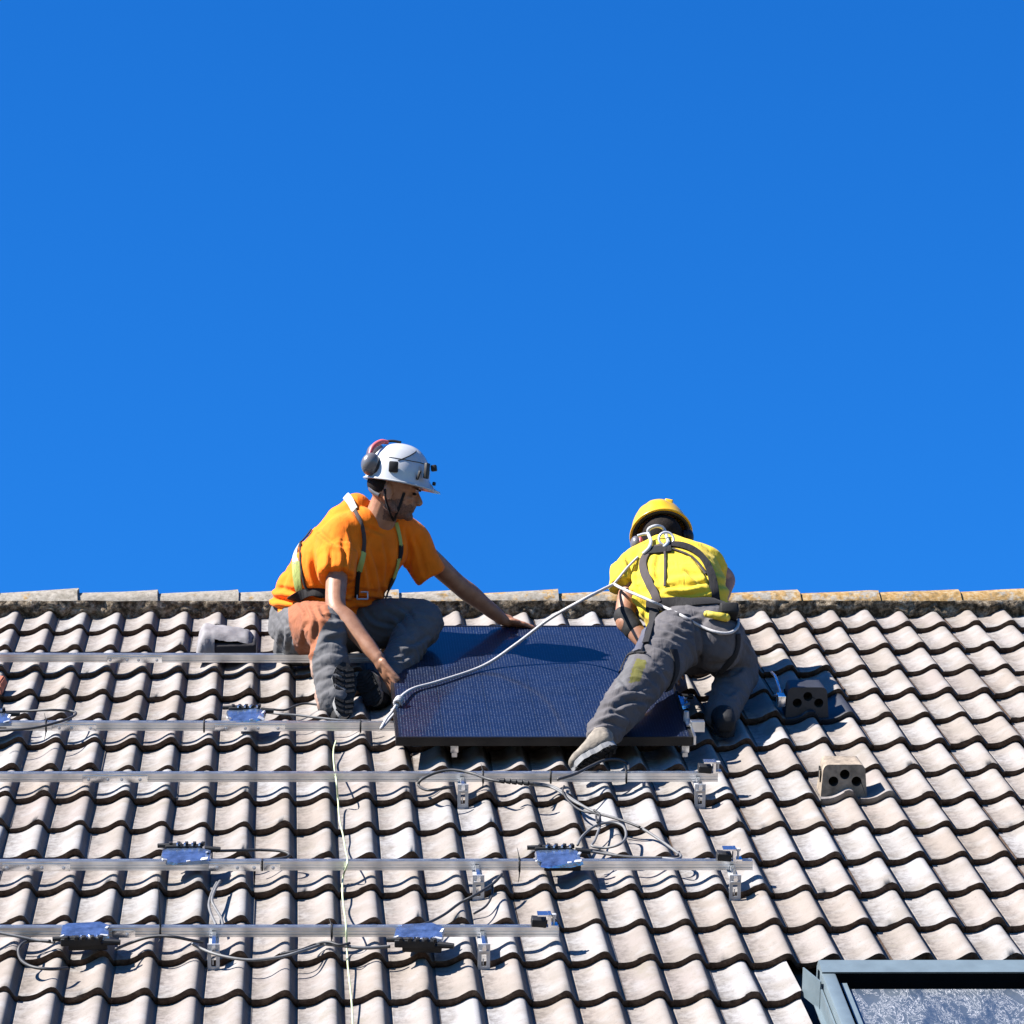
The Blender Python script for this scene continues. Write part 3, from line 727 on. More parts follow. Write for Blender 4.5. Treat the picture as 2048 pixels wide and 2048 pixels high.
# earth cable down the roof
q = []
for k, (x, y) in enumerate([(672, 1482), (667, 1500), (668, 1530), (673, 1565), (676, 1600), (679, 1640), (686, 1670), (691, 1700), (695, 1725), (686, 1755), (685, 1790), (688, 1820), (692, 1850), (694, 1900), (696, 1935), (701, 1980), (704, 2015), (706, 2060)]):
    u, v, _ = at_n(x, y, .0)
    i = min((abs(y-r), r) for r in (1550, 1733, 1860))[0]
    q.append(RW(*at_n(x, y, .055 if i < 16 else max(surf(u)+.006, -.02))))
bm = bmesh.new(); tube(bm, catmull(q, 6), .0032, 6)
tag(finish(bm, 'earth_cable', M_EARTH), 'thin green-yellow earth cable hanging straight down over the rails', 'cable', 'cables of the solar system')

# ---------------------------------------------------------------- folded bag on the top rail
def build_bag():
    root = tag(empty('tool_bag', P(450, 1300, 0)), 'folded grey bag with a black opening lying on the uppermost rail', 'bag')
    mg = simple('grey_bag_cloth', (.18, .17, .175), .75, 0, 12, .25, .4, .006); mk = simple('black_bag_inside', (.010, .008, .010), .9, 0, 12, .3, .3, .006)
    u0, v0, _ = at_n(392, 1306, .03); u1 = at_n(512, 1306, .03)[0]; w = u1-u0
    def lump(prof_top, n=28):
        pass
    bm = bmesh.new(); NX, NV = 26, 12
    def top(s):     # height of the upper surface along the width
        return .104*(min(1, s*9)**.5)*(1-.42*max(0, s-.15)**1.2) * (min(1, (1-s)*7)**.5)
    g = []
    for a in range(NX+1):
        s = a/NX; row = []
        for b in range(NV+1):
            t = b/NV
            x = u0 + w*s; y = v0 + .02 + .19*t
            z = .015 + top(s)*(1-.25*(2*t-1)**2) + .008*noise.noise((s*5, t*4, 2))+.004*noise.noise((s*14, t*9, 5))
            if t < .08: z -= .006
            row.append(bm.verts.new((x, y, z)))
        g.append(row)
    for a in range(NX):
        for b in range(NV): bm.faces.new((g[a][b], g[a+1][b], g[a+1][b+1], g[a][b+1]))
    # back and side walls down to the tiles
    for a in range(NX):
        c = [bm.verts.new(Vector((g[k][NV].co.x, g[k][NV].co.y+.012, -.02))) for k in (a, a+1)]
        bm.faces.new((g[a][NV], g[a+1][NV], c[1], c[0]))
    for a in (0, NX):
        for b in range(NV):
            c = [bm.verts.new(Vector((g[a][k].co.x+(-.004 if a == 0 else .004), g[a][k].co.y, -.02))) for k in (b, b+1)]
            bm.faces.new((g[a][b], g[a][b+1], c[1], c[0]))
    # front cloth only on the left quarter
    for a in range(0, 8):
        c = [bm.verts.new(Vector((g[k][0].co.x+.002, g[k][0].co.y-.01+.006*math.sin(k*1.7), -.012+.004*(k % 2)))) for k in (a, a+1)]
        mid = [bm.verts.new(Vector((g[k][0].co.x, g[k][0].co.y-.012+.007*math.sin(k*2.3), .5*g[k][0].co.z))) for k in (a, a+1)]
        bm.faces.new((g[a][0], g[a+1][0], mid[1], mid[0])); bm.faces.new((mid[0], mid[1], c[1], c[0]))
    bmesh.ops.remove_doubles(bm, verts=bm.verts, dist=.0008)
    finish(bm, 'cover', mg, root, mw=ROOF4.copy())
    bm = bmesh.new()
    box(bm, (u0+w*.635, v0+.072, .026), (w*.73, .125, .076), bev=.012)
    finish(bm, 'opening', mk, root, mw=ROOF4.copy())
build_bag()

# ---------------------------------------------------------------- people
CAMP = RW(*CAM)
def to_px(p):
    d = Vector(p)-CAMP; x, y, z = d.dot(ax), d.dot(ay), -d.dot(az)
    return CX+F_PX*x/z, CY-F_PX*y/z
def limb(bm, pts, seg=20, n=6, flat=None):
    """tapered limb through (point, radius) stations, rounded ends"""
    ps = catmull([p for p, r in pts], n)
    rs = []
    for i in range(len(pts)-1):
        for k in range(n):
            t = k/n; t = t*t*(3-2*t); rs.append(pts[i][1]*(1-t)+pts[i+1][1]*t)
    rs.append(pts[-1][1])
    if len(pts) == 2: ps = [Vector(pts[0][0]).lerp(Vector(pts[1][0]), k/n) for k in range(n+1)]
    tube_r(bm, ps, rs, seg)
    for (p, r) in (pts[0], pts[-1]): ellipsoid(bm, p, (r*.985, r*.985, r*.985), None, 16, 10)
def tube_r(bm, pts, rs, seg):
    N = len(pts); up = None; rings = []
    for i, p in enumerate(pts):
        d = (pts[min(i+1, N-1)]-pts[max(i-1, 0)]).normalized()
        if up is None: up = d.orthogonal().normalized()
        up = (up-d*up.dot(d)).normalized(); s = d.cross(up)
        rings.append([bm.verts.new(p+up*rs[i]*math.cos(2*math.pi*k/seg)+s*rs[i]*math.sin(2*math.pi*k/seg)) for k in range(seg)])
    for i in range(N-1):
        for k in range(seg): bm.faces.new((rings[i][k], rings[i][(k+1) % seg], rings[i+1][(k+1) % seg], rings[i+1][k]))
    bm.faces.new(rings[0][::-1]); bm.faces.new(rings[-1])
def hull(bm, st_, seg=32, power=2.3):
    """stations (centre, half width vector, half depth vector) joined into a closed body"""
    C_ = catmull([s[0] for s in st_], 5); Wv = catmull([s[1] for s in st_], 5); Dv = catmull([s[2] for s in st_], 5); rings = []
    for c, w, d in zip(C_, Wv, Dv):
        ring = []
        for k in range(seg):
            a = 2*math.pi*k/seg; ca, sa = math.cos(a), math.sin(a)
            m = (abs(ca)**power+abs(sa)**power)**(-1/power)
            ring.append(bm.verts.new(c+w*ca*m+d*sa*m))
        rings.append(ring)
    for a, b in zip(rings[:-1], rings[1:]):
        for k in range(seg): bm.faces.new((a[k], a[(k+1) % seg], b[(k+1) % seg], b[k]))
    bm.faces.new(rings[0][::-1]); bm.faces.new(rings[-1])
def remesh(bm, voxel, smooth=4, factor=.5):
    bmesh.ops.recalc_face_normals(bm, faces=bm.faces)
    me = bpy.data.meshes.new('tmp'); bm.to_mesh(me); bm.free()
    o = bpy.data.objects.new('tmp', me); col.objects.link(o)
    m = o.modifiers.new('r', 'REMESH'); m.mode = 'VOXEL'; m.voxel_size = voxel; m.adaptivity = 0
    m = o.modifiers.new('s', 'SMOOTH'); m.factor = factor; m.iterations = smooth
    dg = bpy.context.evaluated_depsgraph_get()
    out = bpy.data.meshes.new_from_object(o.evaluated_get(dg), depsgraph=dg)
    bpy.data.objects.remove(o); bpy.data.meshes.remove(me)
    return out
def displace(me, fn):
    me.update(); vn = [v.normal.copy() for v in me.vertices]
    for v, n in zip(me.vertices, vn):
        v.co += n*fn(v.co, n)
def ridged(p, s, seed=0, oct=2):
    a = 0; amp = 1; q = Vector(p)*s + Vector((seed, seed*1.7, seed*.6))
    for _ in range(oct):
        a += amp*(1-2*abs(noise.noise(q))); amp *= .5; q *= 2.1
    return a
def creases(me, lines, depth=.008, width=4.0):
    """press folds into the cloth along the listed lines: a valley with a raised roll beside it"""
    segs = []
    for L in lines:
        w = width; dp = depth
        if isinstance(L[0], (int, float)): dp, w, L = L[0], L[1], L[2:]
        q = catmull([Vector((x, y, 0)) for x, y in L], 5); n_ = len(q)-1
        segs.append((min(p.x for p in q)-4*w, max(p.x for p in q)+4*w, min(p.y for p in q)-4*w, max(p.y for p in q)+4*w, q, n_, dp, w))
    me.update(); vn = [v.normal.copy() for v in me.vertices]
    for v, n in zip(me.vertices, vn):
        if n.dot(CAMP-v.co) < 0: continue
        x, y = to_px(v.co); off = 0
        for (x0, x1, y0, y1, q, n_, dp, w) in segs:
            if not (x0 < x < x1 and y0 < y < y1): continue
            best = 1e9; sd = 1; bt = 0
            for i in range(n_):
                ax_, ay_ = q[i].x, q[i].y; bx, by = q[i+1].x-ax_, q[i+1].y-ay_; L2 = bx*bx+by*by+1e-9
                t = max(0, min(1, ((x-ax_)*bx+(y-ay_)*by)/L2)); dx, dy = x-ax_-t*bx, y-ay_-t*by; d = dx*dx+dy*dy
                if d < best: best = d; sd = 1 if bx*dy-by*dx > 0 else -1; bt = (i+t)/n_
            d = math.sqrt(best)*sd; f = math.sin(math.pi*min(1, max(0, bt*.92+.06)))**.6
            off += dp*f*(-math.exp(-(d/w)**2)+.75*math.exp(-((d-1.9*w)/(1.2*w))**2))
        if off: v.co += n*off
def part(name, me, mats, parent):
    for m in (mats if isinstance(mats, (list, tuple)) else [mats]): me.materials.append(m)
    for p in me.polygons: p.use_smooth = True
    me.name = name
    return link(name, me, parent)
def bvh_of(objs):
    vs = []; fs = []
    for o in objs:
        b = len(vs); vs += [o.matrix_world @ v.co if False else v.co.copy() for v in o.data.vertices]
        fs += [tuple(i+b for i in p.vertices) for p in o.data.polygons]
    return BVHTree.FromPolygons(vs, fs)
def inpoly(x, y, poly):
    c = False; j = len(poly)-1
    for i in range(len(poly)):
        if (poly[i][1] > y) != (poly[j][1] > y) and x < (poly[j][0]-poly[i][0])*(y-poly[i][1])/(poly[j][1]-poly[i][1])+poly[i][0]: c = not c
        j = i
    return c
def panel_faces(me, poly, idx, grow=1.0):
    """cloth panels sewn in another colour: faces on the visible side inside an outline"""
    for p in me.polygons:
        if p.normal.dot(CAMP-p.center) > 0:
            x, y = to_px(p.center)
            if inpoly(x, y, poly): p.material_index = idx
def drape(bvh, px, py):
    d = RW(*ray(px, py)).normalized()
    hit = bvh.ray_cast(CAMP, d)
    if hit[0] is None:
        # beside the silhouette: nearest point of the body to that sight line
        best = None
        for t in [12+.05*k for k in range(90)]:
            q = CAMP+d*t; h = bvh.find_nearest(q)
            if h[0] is not None and (best is None or h[3] < best[3]): best = h
        hit = best
    n = hit[1]
    if n.dot(d) > .2: n = -n
    return hit[0], n
def strap(bvh, pts, width, mat, name, parent, thick=.0035, lift=.0065, n=6, label=None):
    """webbing laid on the clothes through the listed places"""
    P2 = catmull([Vector((x, y, 0)) for x, y in pts], n)
    hp = [drape(bvh, p.x, p.y) for p in P2]
    pos = [h[0] for h in hp]; nor = [h[1] for h in hp]
    for _ in range(9):
        pos = [pos[0]]+[(pos[i-1]+2*pos[i]+pos[i+1])/4 for i in range(1, len(pos)-1)]+[pos[-1]]
        nor = [nor[0]]+[(nor[i-1]+2*nor[i]+nor[i+1]).normalized() for i in range(1, len(nor)-1)]+[nor[-1]]
    bm = bmesh.new(); rings = []
    for i, (p, nn) in enumerate(zip(pos, nor)):
        t = (pos[min(i+1, len(pos)-1)]-pos[max(i-1, 0)]).normalized(); s = nn.cross(t).normalized(); m = t.cross(s).normalized()
        if m.dot(nn) < 0: m = -m
        q = p+nn*lift
        rings.append([bm.verts.new(q+s*(width/2)*a+m*thick*b) for a, b in ((-1, -.6), (-1, .5), (-.6, 1), (.6, 1), (1, .5), (1, -.6))])
    for a, b in zip(rings[:-1], rings[1:]):
        for k in range(6): bm.faces.new((a[k], a[(k+1) % 6], b[(k+1) % 6], b[k]))
    bm.faces.new(rings[0][::-1]); bm.faces.new(rings[-1])
    o = finish(bm, name, mat, parent, angle=40)
    if label: o['label'] = label
    return o
def fabric(name, c, rough=.85, var=.12, weave=900, bump=.2):
    t = NT(name); ps = t.pos(); n = t.noise(ps, 7, 5, .6); w = t.noise(ps, weave, 2, .5)
    lo = tuple(x*(1-var*2) for x in c); hi = tuple(min(1, x*(1+var)) for x in c)
    t.base(t.ramp(n, [(.3, lo), (.7, hi)])); t.set(rough=rough, spec=.15, sheen=.04)
    mpx = t.node('ShaderNodeMapping'); mpx.inputs['Scale'].default_value = (1.5, 1.0, .55); mpx.inputs['Rotation'].default_value = (0, .5, 0); t.k(ps, mpx.inputs[0])
    cr = t.math('ABSOLUTE', t.math('SUBTRACT', t.noise(mpx.outputs[0], 11, 3, .5, .9), .5))
    t.bump(t.mix(.10, t.math('MULTIPLY', cr, 2.2), w), .38, .012); return t.m
M_SKIN = NT('skin')
_ps = M_SKIN.pos(); _n = M_SKIN.noise(_ps, 30, 5, .6); M_SKIN.base(M_SKIN.ramp(_n, [(.3, (.24, .105, .058)), (.7, (.34, .17, .10))]))
M_SKIN.set(rough=.5, spec=.35, sss=.05); M_SKIN.b.inputs['Subsurface Radius'].default_value = (.01, .004, .002); M_SKIN.bump(M_SKIN.noise(_ps, 240, 3, .6), .15, .002); M_SKIN = M_SKIN.m
M_ORANGE = fabric('orange_hi_vis_shirt', (.86, .185, .006))
M_YELLOW = fabric('yellow_hi_vis_shirt', (.66, .47, .035))
M_GREY = fabric('grey_work_trousers', (.10, .098, .102))
M_GREYB = fabric('dark_grey_work_trousers', (.088, .082, .086))
M_RUST = fabric('rust_brown_cloth', (.27, .095, .045))
M_BEIGE = fabric('beige_cloth', (.34, .22, .17))
M_OLIVE = fabric('olive_yellow_patch', (.10, .095, .02))
M_WEBK = fabric('black_webbing', (.013, .012, .013), .8)
M_WEBG = fabric('lime_webbing', (.36, .42, .12), .7)
M_WEBW = fabric('pale_webbing', (.42, .42, .36), .7)
M_WEBB = fabric('brown_grey_webbing', (.055, .045, .045), .8)
M_SHOE = simple('black_shoe', (.013, .013, .014), .75, 0, 30, .3, .3, .004, spec=.2)
M_SOLE = simple('worn_rubber_sole', (.016, .016, .017), .85, 0, 25, .45, .5, .006, spec=.15)
M_SOLEE = simple('grey_sole_edge', (.20, .20, .20), .7, 0, 25, .3, .2, .003)
M_SHOEB = simple('beige_work_shoe', (.165, .14, .11), .8, 0, 25, .5, .4, .005)
M_WHITEH = simple('white_helmet_shell', (.40, .41, .42), .28, 0, 8, .04, .04, .002, coat=.4)
M_YELLOWH = simple('yellow_helmet_shell', (.62, .36, .006), .3, 0, 8, .05, .05, .002, coat=.4)
M_MUFF = simple('grey_ear_muff', (.10, .095, .10), .32, 0, 10, .2, .05, .002, coat=.3)
M_PINK = simple('red_pink_padding', (.42, .07, .08), .5, 0, 20, .2, .1, .002)
M_HAIR = simple('dark_hair', (.010, .007, .006), .85, 0, 90, .5, .5, .004, spec=.15)
M_STUB = simple('dark_stubble', (.12, .058, .038), .8, 0, 160, .5, .3, .002)
M_EYE = simple('eye', (.03, .02, .02), .2, 0, 20, .2, 0)
M_ROPE = None

def head_matrix(c, fwd, up):
    f = Vector(fwd).normalized(); u = Vector(up); u = (u-f*u.dot(f)).normalized(); l = u.cross(f)
    m = Matrix((f, l, u)).transposed().to_4x4(); m.translation = c; return m
def add_head(bm, H, s=1.05):
    R3 = H.to_3x3()
    def E(c, r, rot=None):
        R = R3 if rot is None else R3 @ Euler(rot).to_matrix()
        ellipsoid(bm, H @ (Vector(c)*s), tuple(x*s for x in r), R, 24, 16)
    def F(a, b, ra, rb): limb(bm, [(H @ (Vector(a)*s), ra*s), (H @ (Vector(b)*s), rb*s)], 12, 3)
    E((0, 0, .02), (.100, .079, .100)); E((.040, 0, -.035), (.055, .058, .080)); E((.022, 0, -.072), (.060, .054, .040), (0, .25, 0))
    E((.076, 0, -.098), (.020, .024, .018)); E((.062, 0, .012), (.034, .052, .03))
    E((.083, .026, .010), (.014, .022, .008)); E((.083, -.026, .010), (.014, .022, .008))
    E((.070, .036, -.030), (.020, .018, .016)); E((.070, -.036, -.030), (.020, .018, .016))
    F((.092, 0, .000), (.113, 0, -.036), .0085, .0115); E((.108, 0, -.042), (.013, .017, .009))
    E((.090, 0, -.063), (.008, .020, .0055)); E((.088, 0, -.074), (.008, .018, .006)); E((.085, 0, -.055), (.014, .03, .02))
    for q in (1, -1):
        E((-.006, q*.079, -.018), (.019, .008, .033), (0, -.2, 0)); E((.002, q*.078, -.044), (.009, .008, .012))
        F((.03, q*.05, -.085), (-.01, q*.062, -.045), .012, .014)
def add_hand(bm, wrist, d, pn, curl, side, scale=1.0, thumb=.9, spread=.10, tx=.75):
    """hand from the wrist along d; pn is the direction the palm faces; side +1/-1 puts the thumb; curl per finger joint in radians"""
    d = Vector(d).normalized(); pn = Vector(pn); pn = (pn-d*pn.dot(d)).normalized(); x = d.cross(pn)*side
    W = Vector(wrist); sc = scale
    limb(bm, [(W-d*.01*sc, .026*sc), (W+d*.03*sc, .026*sc)], 14, 3)
    Rm = Matrix((x, d, pn)).transposed()
    ellipsoid(bm, W+d*.055*sc, (.042*sc, .052*sc, .0165*sc), Rm, 18, 12)
    for i in range(4):
        limb(bm, [(W+d*.03*sc+x*(.010-.007*i)*sc, .0125*sc), (W+d*.09*sc+x*(.033-.0225*i)*sc, .0105*sc)], 10, 3)
    L = [(.044, .027, .021), (.048, .031, .023), (.045, .029, .022), (.036, .022, .019)]
    for i in range(4):
        p = W+d*.092*sc+x*(.034-.0228*i)*sc; a = 0
        dirn = (d+x*spread*(1.2-.8*i)).normalized(); rr = (.0092, .0082, .0072)
        pts = [(p, .0098*sc)]
        for k in range(3):
            a += curl[k]*(1+.12*(i-1.5)); dd = dirn*math.cos(a)+pn*math.sin(a); p = p+dd*L[i][k]*sc; pts.append((p, rr[k]*sc))
        for k in range(3): limb(bm, [pts[k], pts[k+1]], 10, 3)
    p = W+d*.022*sc+x*.026*sc; dd = (x*tx+d*(1.25-tx*.8)+pn*.25*thumb).normalized(); pts = [(p, .0155*sc)]
    for k, l in enumerate((.040, .032, .026)):
        p = p+dd*l*sc; pts.append((p, (.0125, .0105, .0088)[k]*sc)); dd = (dd+d*.35+pn*.30*thumb).normalized()
    for k in range(3): limb(bm, [pts[k], pts[k+1]], 10, 3)
def helmet(parent, H, mat, s=1.05, zr=.030, rad=(.124, .116, .148), peak=.030, c=(0.008, 0, .024), label=None, ridge=True, sq=1.0):
    bm = bmesh.new(); NT_, NP = 20, 64; rings = []
    def pt(th, ph, off=0):
        z = math.sin(th); r = math.cos(th)**.86
        x, y = math.cos(ph), math.sin(ph)
        px_, py_, pz = rad[0]*r**sq*x, rad[1]*r**sq*y, rad[2]*z
        b = 0
        if ridge:
            w = abs(py_)/.036; b = .0055*(1/(1+(w**8)))*max(0, min(1, (th-.25)*4))
            w2 = abs(abs(py_)-.062)/.012; b += .0025*(1/(1+w2**4))*max(0, min(1, (th-.35)*4))*(1 if px_ > -.09 else .2)
        fl = max(0, 1-th/.22)**2
        k = 1+ (b+off+.005*fl)/max(.03, math.sqrt(px_**2+py_**2+pz**2))
        ex = peak*max(0, x)**3*fl*1.5
        return Vector(((px_)*k+ex+c[0], py_*k+c[1], pz*k+c[2]-.004*fl-.010*max(0, x)**4*fl))*s
    for off in (0, -.005):
        rr = []
        for i in range(NT_+1):
            th = (math.pi/2)*(i/NT_)
            if i == NT_: rr.append([bm.verts.new(H @ pt(math.pi/2-1e-4, 0, off))]); continue
            rr.append([bm.verts.new(H @ pt(th, 2*math.pi*k/NP, off)) for k in range(NP)])
        for a, b in zip(rr[:-1], rr[1:]):
            for k in range(NP):
                if len(b) == 1: bm.faces.new((a[k], a[(k+1) % NP], b[0]))
                else: bm.faces.new((a[k], a[(k+1) % NP], b[(k+1) % NP], b[k]))
        rings.append(rr[0])
    for k in range(NP): bm.faces.new((rings[0][k], rings[1][k], rings[1][(k+1) % NP], rings[0][(k+1) % NP]))
    o = finish(bm, 'helmet', mat, parent, angle=60)
    if label: o['label'] = label
    return o, pt
def sub(bm, name, mat, parent, angle=35):
    return finish(bm, name, mat, parent, angle=angle)

def shoe(parent, heel, toe, up, L=.29, wid=.052, m_up=None, m_sole=None, ankle=None, m_edge=None):
    """heel and toe are points on the tread, up points from the tread to the instep"""
    heel = Vector(heel); toe = Vector(toe); d = (toe-heel).normalized(); u = Vector(up); u = (u-d*u.dot(d)).normalized(); w = d.cross(u); Ln = (toe-heel).length
    def C(t, h): return heel+d*Ln*t+u*h
    bm = bmesh.new()
    hull(bm, [(C(.0, .045), w*.022, u*.018), (C(.05, .05), w*.036, u*.035), (C(.25, .058), w*.040, u*.045), (C(.48, .048), w*.040, u*.036), (C(.72, .040), w*.047, u*.027), (C(.90, .034), w*.042, u*.021), (C(.99, .030), w*.020, u*.012)], 24)
    if ankle is not None:
        a = Vector(ankle); limb(bm, [(C(.22, .06), .040), (a, .046)], 16, 4)
    me = remesh(bm, .006, 4); displace(me, lambda p, n: .0016*ridged(p, 26, 3)); up_o = part('shoe', me, m_up, parent)
    # sole: outline slab with a grey edge and tread bars
    out = []
    for k in range(36):
        a = 2*math.pi*k/36; t = .5-.5*math.cos(a); ww = (.030+.020*math.sin(math.pi*min(1, t*1.02))**.6+ (.008 if .6 < t < .9 else 0) - (.007 if .30 < t < .5 else 0))
        ww *= (math.sin(math.pi*max(.0, min(1, t)))**.28)
        out.append((t, ww*(1 if math.sin(a) >= 0 else -1)))
    bm = bmesh.new()
    lo = [bm.verts.new(C(t, 0)+w*y) for t, y in out]; hi = [bm.verts.new(C(t, .022)+w*y*1.03) for t, y in out]
    n = len(out)
    for k in range(n): bm.faces.new((lo[k], lo[(k+1) % n], hi[(k+1) % n], hi[k])).material_index = 1
    bm.faces.new(lo[::-1]); bm.faces.new(hi)
    R = Matrix((w, d, u)).transposed()
    for k in range(9):
        t = .10+.095*k
        if .38 < t < .48: continue
        hw = .036+.010*math.sin(math.pi*t)
        box(bm, C(t, -.002)+w*hw*.48, (hw*.8, .012, .007), R @ Euler((0, 0, .35)).to_matrix()); box(bm, C(t, -.002)-w*hw*.48, (hw*.8, .012, .007), R @ Euler((0, 0, -.35)).to_matrix())
    so = finish(bm, 'sole', [m_sole, m_edge or m_sole], None, smooth=False)
    so.parent = up_o; so.matrix_parent_inverse = parent_world(up_o).inverted()
    return up_o

# ================= the seated man in orange
def seated_man():
    root = tag(empty('person', P(610, 1322, 0)), 'man in orange shirt and white helmet sitting on the roof, both hands on the panel', 'person')
    pel = Y(628, 1248, -.50); hR, hL = Y(598, 1256, -.57), Y(664, 1256, -.45)
    kR, aR = Y(650, 1252, -.92), Y(668, 1404, -1.00)
    kL, aL = Y(846, 1240, -.64), Y(766, 1374, -.88)
    sR, eR, wR = Y(676, 1080, -.82), Y(672, 1214, -.93), Y(757, 1318, -.985)
    sL, eL, wL = Y(820, 1080, -.64), Y(912, 1165, -.50), Y(1004, 1238, -.375)
    ch = Y(716, 1110, -.70); wa = Y(668, 1190, -.58); nb = Y(757, 1034, -.78); nt = Y(776, 992, -.86)
    H = head_matrix(Y(788, 978, -.885), (.965, -.12, -.24), (.25, -.36, .92))
    W = (sR-sL).normalized(); D = W.cross((nb-wa).normalized()).normalized()      # D points forwards or back
    # body, one continuous mesh
    bm = bmesh.new()
    add_head(bm, H)
    limb(bm, [(nb-Vector((0, 0, .03)), .068), (nt, .061)], 18, 4)
    hull(bm, [(pel, W*.15, D*.10), (wa, W*.13, D*.09), (ch, W*.15, D*.10), (nb-(nb-ch)*.35, W*.14, D*.075), (nb, W*.07, D*.06)])
    limb(bm, [(sR.lerp(nb, .35), .05), (sR, .052), (sR.lerp(eR, .5), .045), (eR, .041), (eR.lerp(wR, .28), .0435), (eR.lerp(wR, .7), .034), (wR, .0275)])
    limb(bm, [(sL.lerp(nb, .35), .05), (sL, .052), (sL.lerp(eL, .5), .045), (eL, .040), (eL.lerp(wL, .28), .042), (eL.lerp(wL, .7), .033), (wL, .0265)])
    for h, k, a in ((hR, kR, aR), (hL, kL, aL)): limb(bm, [(h, .07), (h.lerp(k, .5), .058), (k, .046), (k.lerp(a, .35), .042), (k.lerp(a, .8), .034), (a, .034)])
    add_hand(bm, wR, Y(779, 1362, -.97)-wR, (.9, .25, .0), (.04, .16, .22), 1, 1.0, .5, .04, .30)
    add_hand(bm, wL, Y(1062, 1256, -.335)-wL, (0, .25, -1), (.10, .25, .30), 1, 1.0, .6, .14)
    me = remesh(bm, .0042, 2)
    Hi = H.inverted()
    for pf in me.polygons:
        q = Hi @ pf.center
        if -.02 < q.x < .13 and abs(q.y) < .09 and -.135 < q.z < -.060+.02*noise.noise(q*60)+(.012 if q.x < .06 else 0): pf.material_index = 1
    body = part('body', me, [M_SKIN, M_STUB], root)
    # shirt
    bm = bmesh.new()
    hull(bm, [(Y(634, 1222, -.52), W*.205, D*.165), (Y(656, 1188, -.56), W*.222, D*.165), (Y(690, 1135, -.65), W*.225, D*.160), (Y(722, 1085, -.72), W*.215, D*.140), (Y(742, 1048, -.755), W*.165, D*.110), (Y(748, 1018, -.775), W*.085, D*.075)], power=2.2)
    limb(bm, [(nb.lerp(sR, .4), .075), (sR, .082), (Y(672, 1120, -.86), .078)], 20, 5)
    limb(bm, [(nb.lerp(sL, .4), .070), (sL, .076), (Y(842, 1118, -.61), .068)], 20, 5)
    frustum(bm, Y(674, 1108, -.855), Y(673, 1154, -.885), .078, .074, 24); frustum(bm, Y(838, 1112, -.61), Y(864, 1152, -.575), .068, .066, 24)
    limb(bm, [(Y(712, 1022, -.76), .070), (Y(690, 1052, -.71), .085), (Y(650, 1100, -.66), .092), (Y(612, 1160, -.58), .092)], 20, 4)      # rounded upper back
    me = remesh(bm, .0065, 7)
    dn = (nb-wa).normalized()
    def folds(p, n):
        t = (p-wa).dot(dn)
        q = Vector((p.x*1.0+p.z*.6, p.y, p.z*.5-p.x*.5))
        v = .0045*ridged(q, 6.5, 1, 2)
        x, y = to_px(p)
        if y > 1165: v += .007*math.sin((y-1165)*.33+3*noise.noise(p*9))*min(1, (y-1165)/25)
        # creases running from the armpit over the chest
        v += .004*math.sin((x*.55-y*.30)*.14+2.5*noise.noise(p*6))
        return v
    displace(me, folds)
    creases(me, [((700, 1062), (708, 1100), (700, 1148)), ((684, 1085), (690, 1115), (684, 1150)), ((660, 1100), (662, 1125), (655, 1148)), ((722, 1090), (734, 1130), (742, 1178)), ((742, 1095), (757, 1140), (764, 1186)),
        ((636, 1060), (662, 1082), (688, 1092)), ((552, 1172), (592, 1184), (640, 1176)), ((548, 1196), (590, 1202), (630, 1196)), ((604, 1095), (596, 1130), (604, 1165)), ((625, 1110), (628, 1145), (640, 1172)), ((574, 1125), (572, 1150), (560, 1180)),
        ((812, 1062), (820, 1105), (812, 1160)), ((830, 1075), (842, 1110), (850, 1150)), ((768, 1085), (776, 1125), (772, 1165)), ((700, 1010), (730, 1050), (770, 1068)), ((800, 1120), (790, 1160), (770, 1196)), ((660, 1165), (690, 1185), (730, 1190)), ((680, 1175), (720, 1200), (760, 1202)), (.006, 3, (642, 1140), (672, 1150), (704, 1152))], .009, 4.2)
    shirt = part('shirt', me, M_ORANGE, root)
    bm = bmesh.new(); c = Y(763, 1042, -.80)        # collar rib round the neck
    ring = [nb+Vector((0, 0, .0))+W*.078*math.cos(a)-W*.004+D*.080*math.sin(a)*(1)+dn*(.012-.035*max(0, math.sin(a)*(1 if D.y < 0 else -1))) for a in [2*math.pi*k/40 for k in range(40)]]
    tube(bm, ring, .0095, 8, closed=True); sub(bm, 'collar', M_ORANGE, root)
    # trousers
    bm = bmesh.new()
    hull(bm, [(Y(642, 1200, -.53), W*.160, D*.13), (Y(628, 1240, -.50), W*.190, D*.15), (Y(618, 1276, -.50), W*.175, D*.13)], power=2.2)
    limb(bm, [(hR, .108), (hR.lerp(kR, .5), .100), (kR, .078), (kR.lerp(aR, .35), .074), (kR.lerp(aR, .8), .066), (aR, .066)])
    limb(bm, [(hL, .105), (hL.lerp(kL, .5), .098), (kL, .077), (kL.lerp(aL, .35), .070), (kL.lerp(aL, .8), .060), (aL, .058)])
    ellipsoid(bm, Y(596, 1292, -.50), (.10, .11, .075))
    me = remesh(bm, .0065, 5)
    def folds2(p, n):
        v = .0065*ridged(Vector((p.x+p.z*.3, p.y, p.z*1.7)), 9, 5, 3)
        for k, a, ph in ((kR, aR, 0), (kL, aL, 2)):
            ax_ = (a-k).normalized(); t = (p-k).dot(ax_)
            if 0 < t < .42 and (p-k-ax_*t).length < .12:
                v += .0035*math.sin(t*80+7*noise.noise(p*9)+ph+p.x*22)*(.4+noise.noise(p*6+Vector((3, 1, 2))))*2
        return v
    displace(me, folds2)
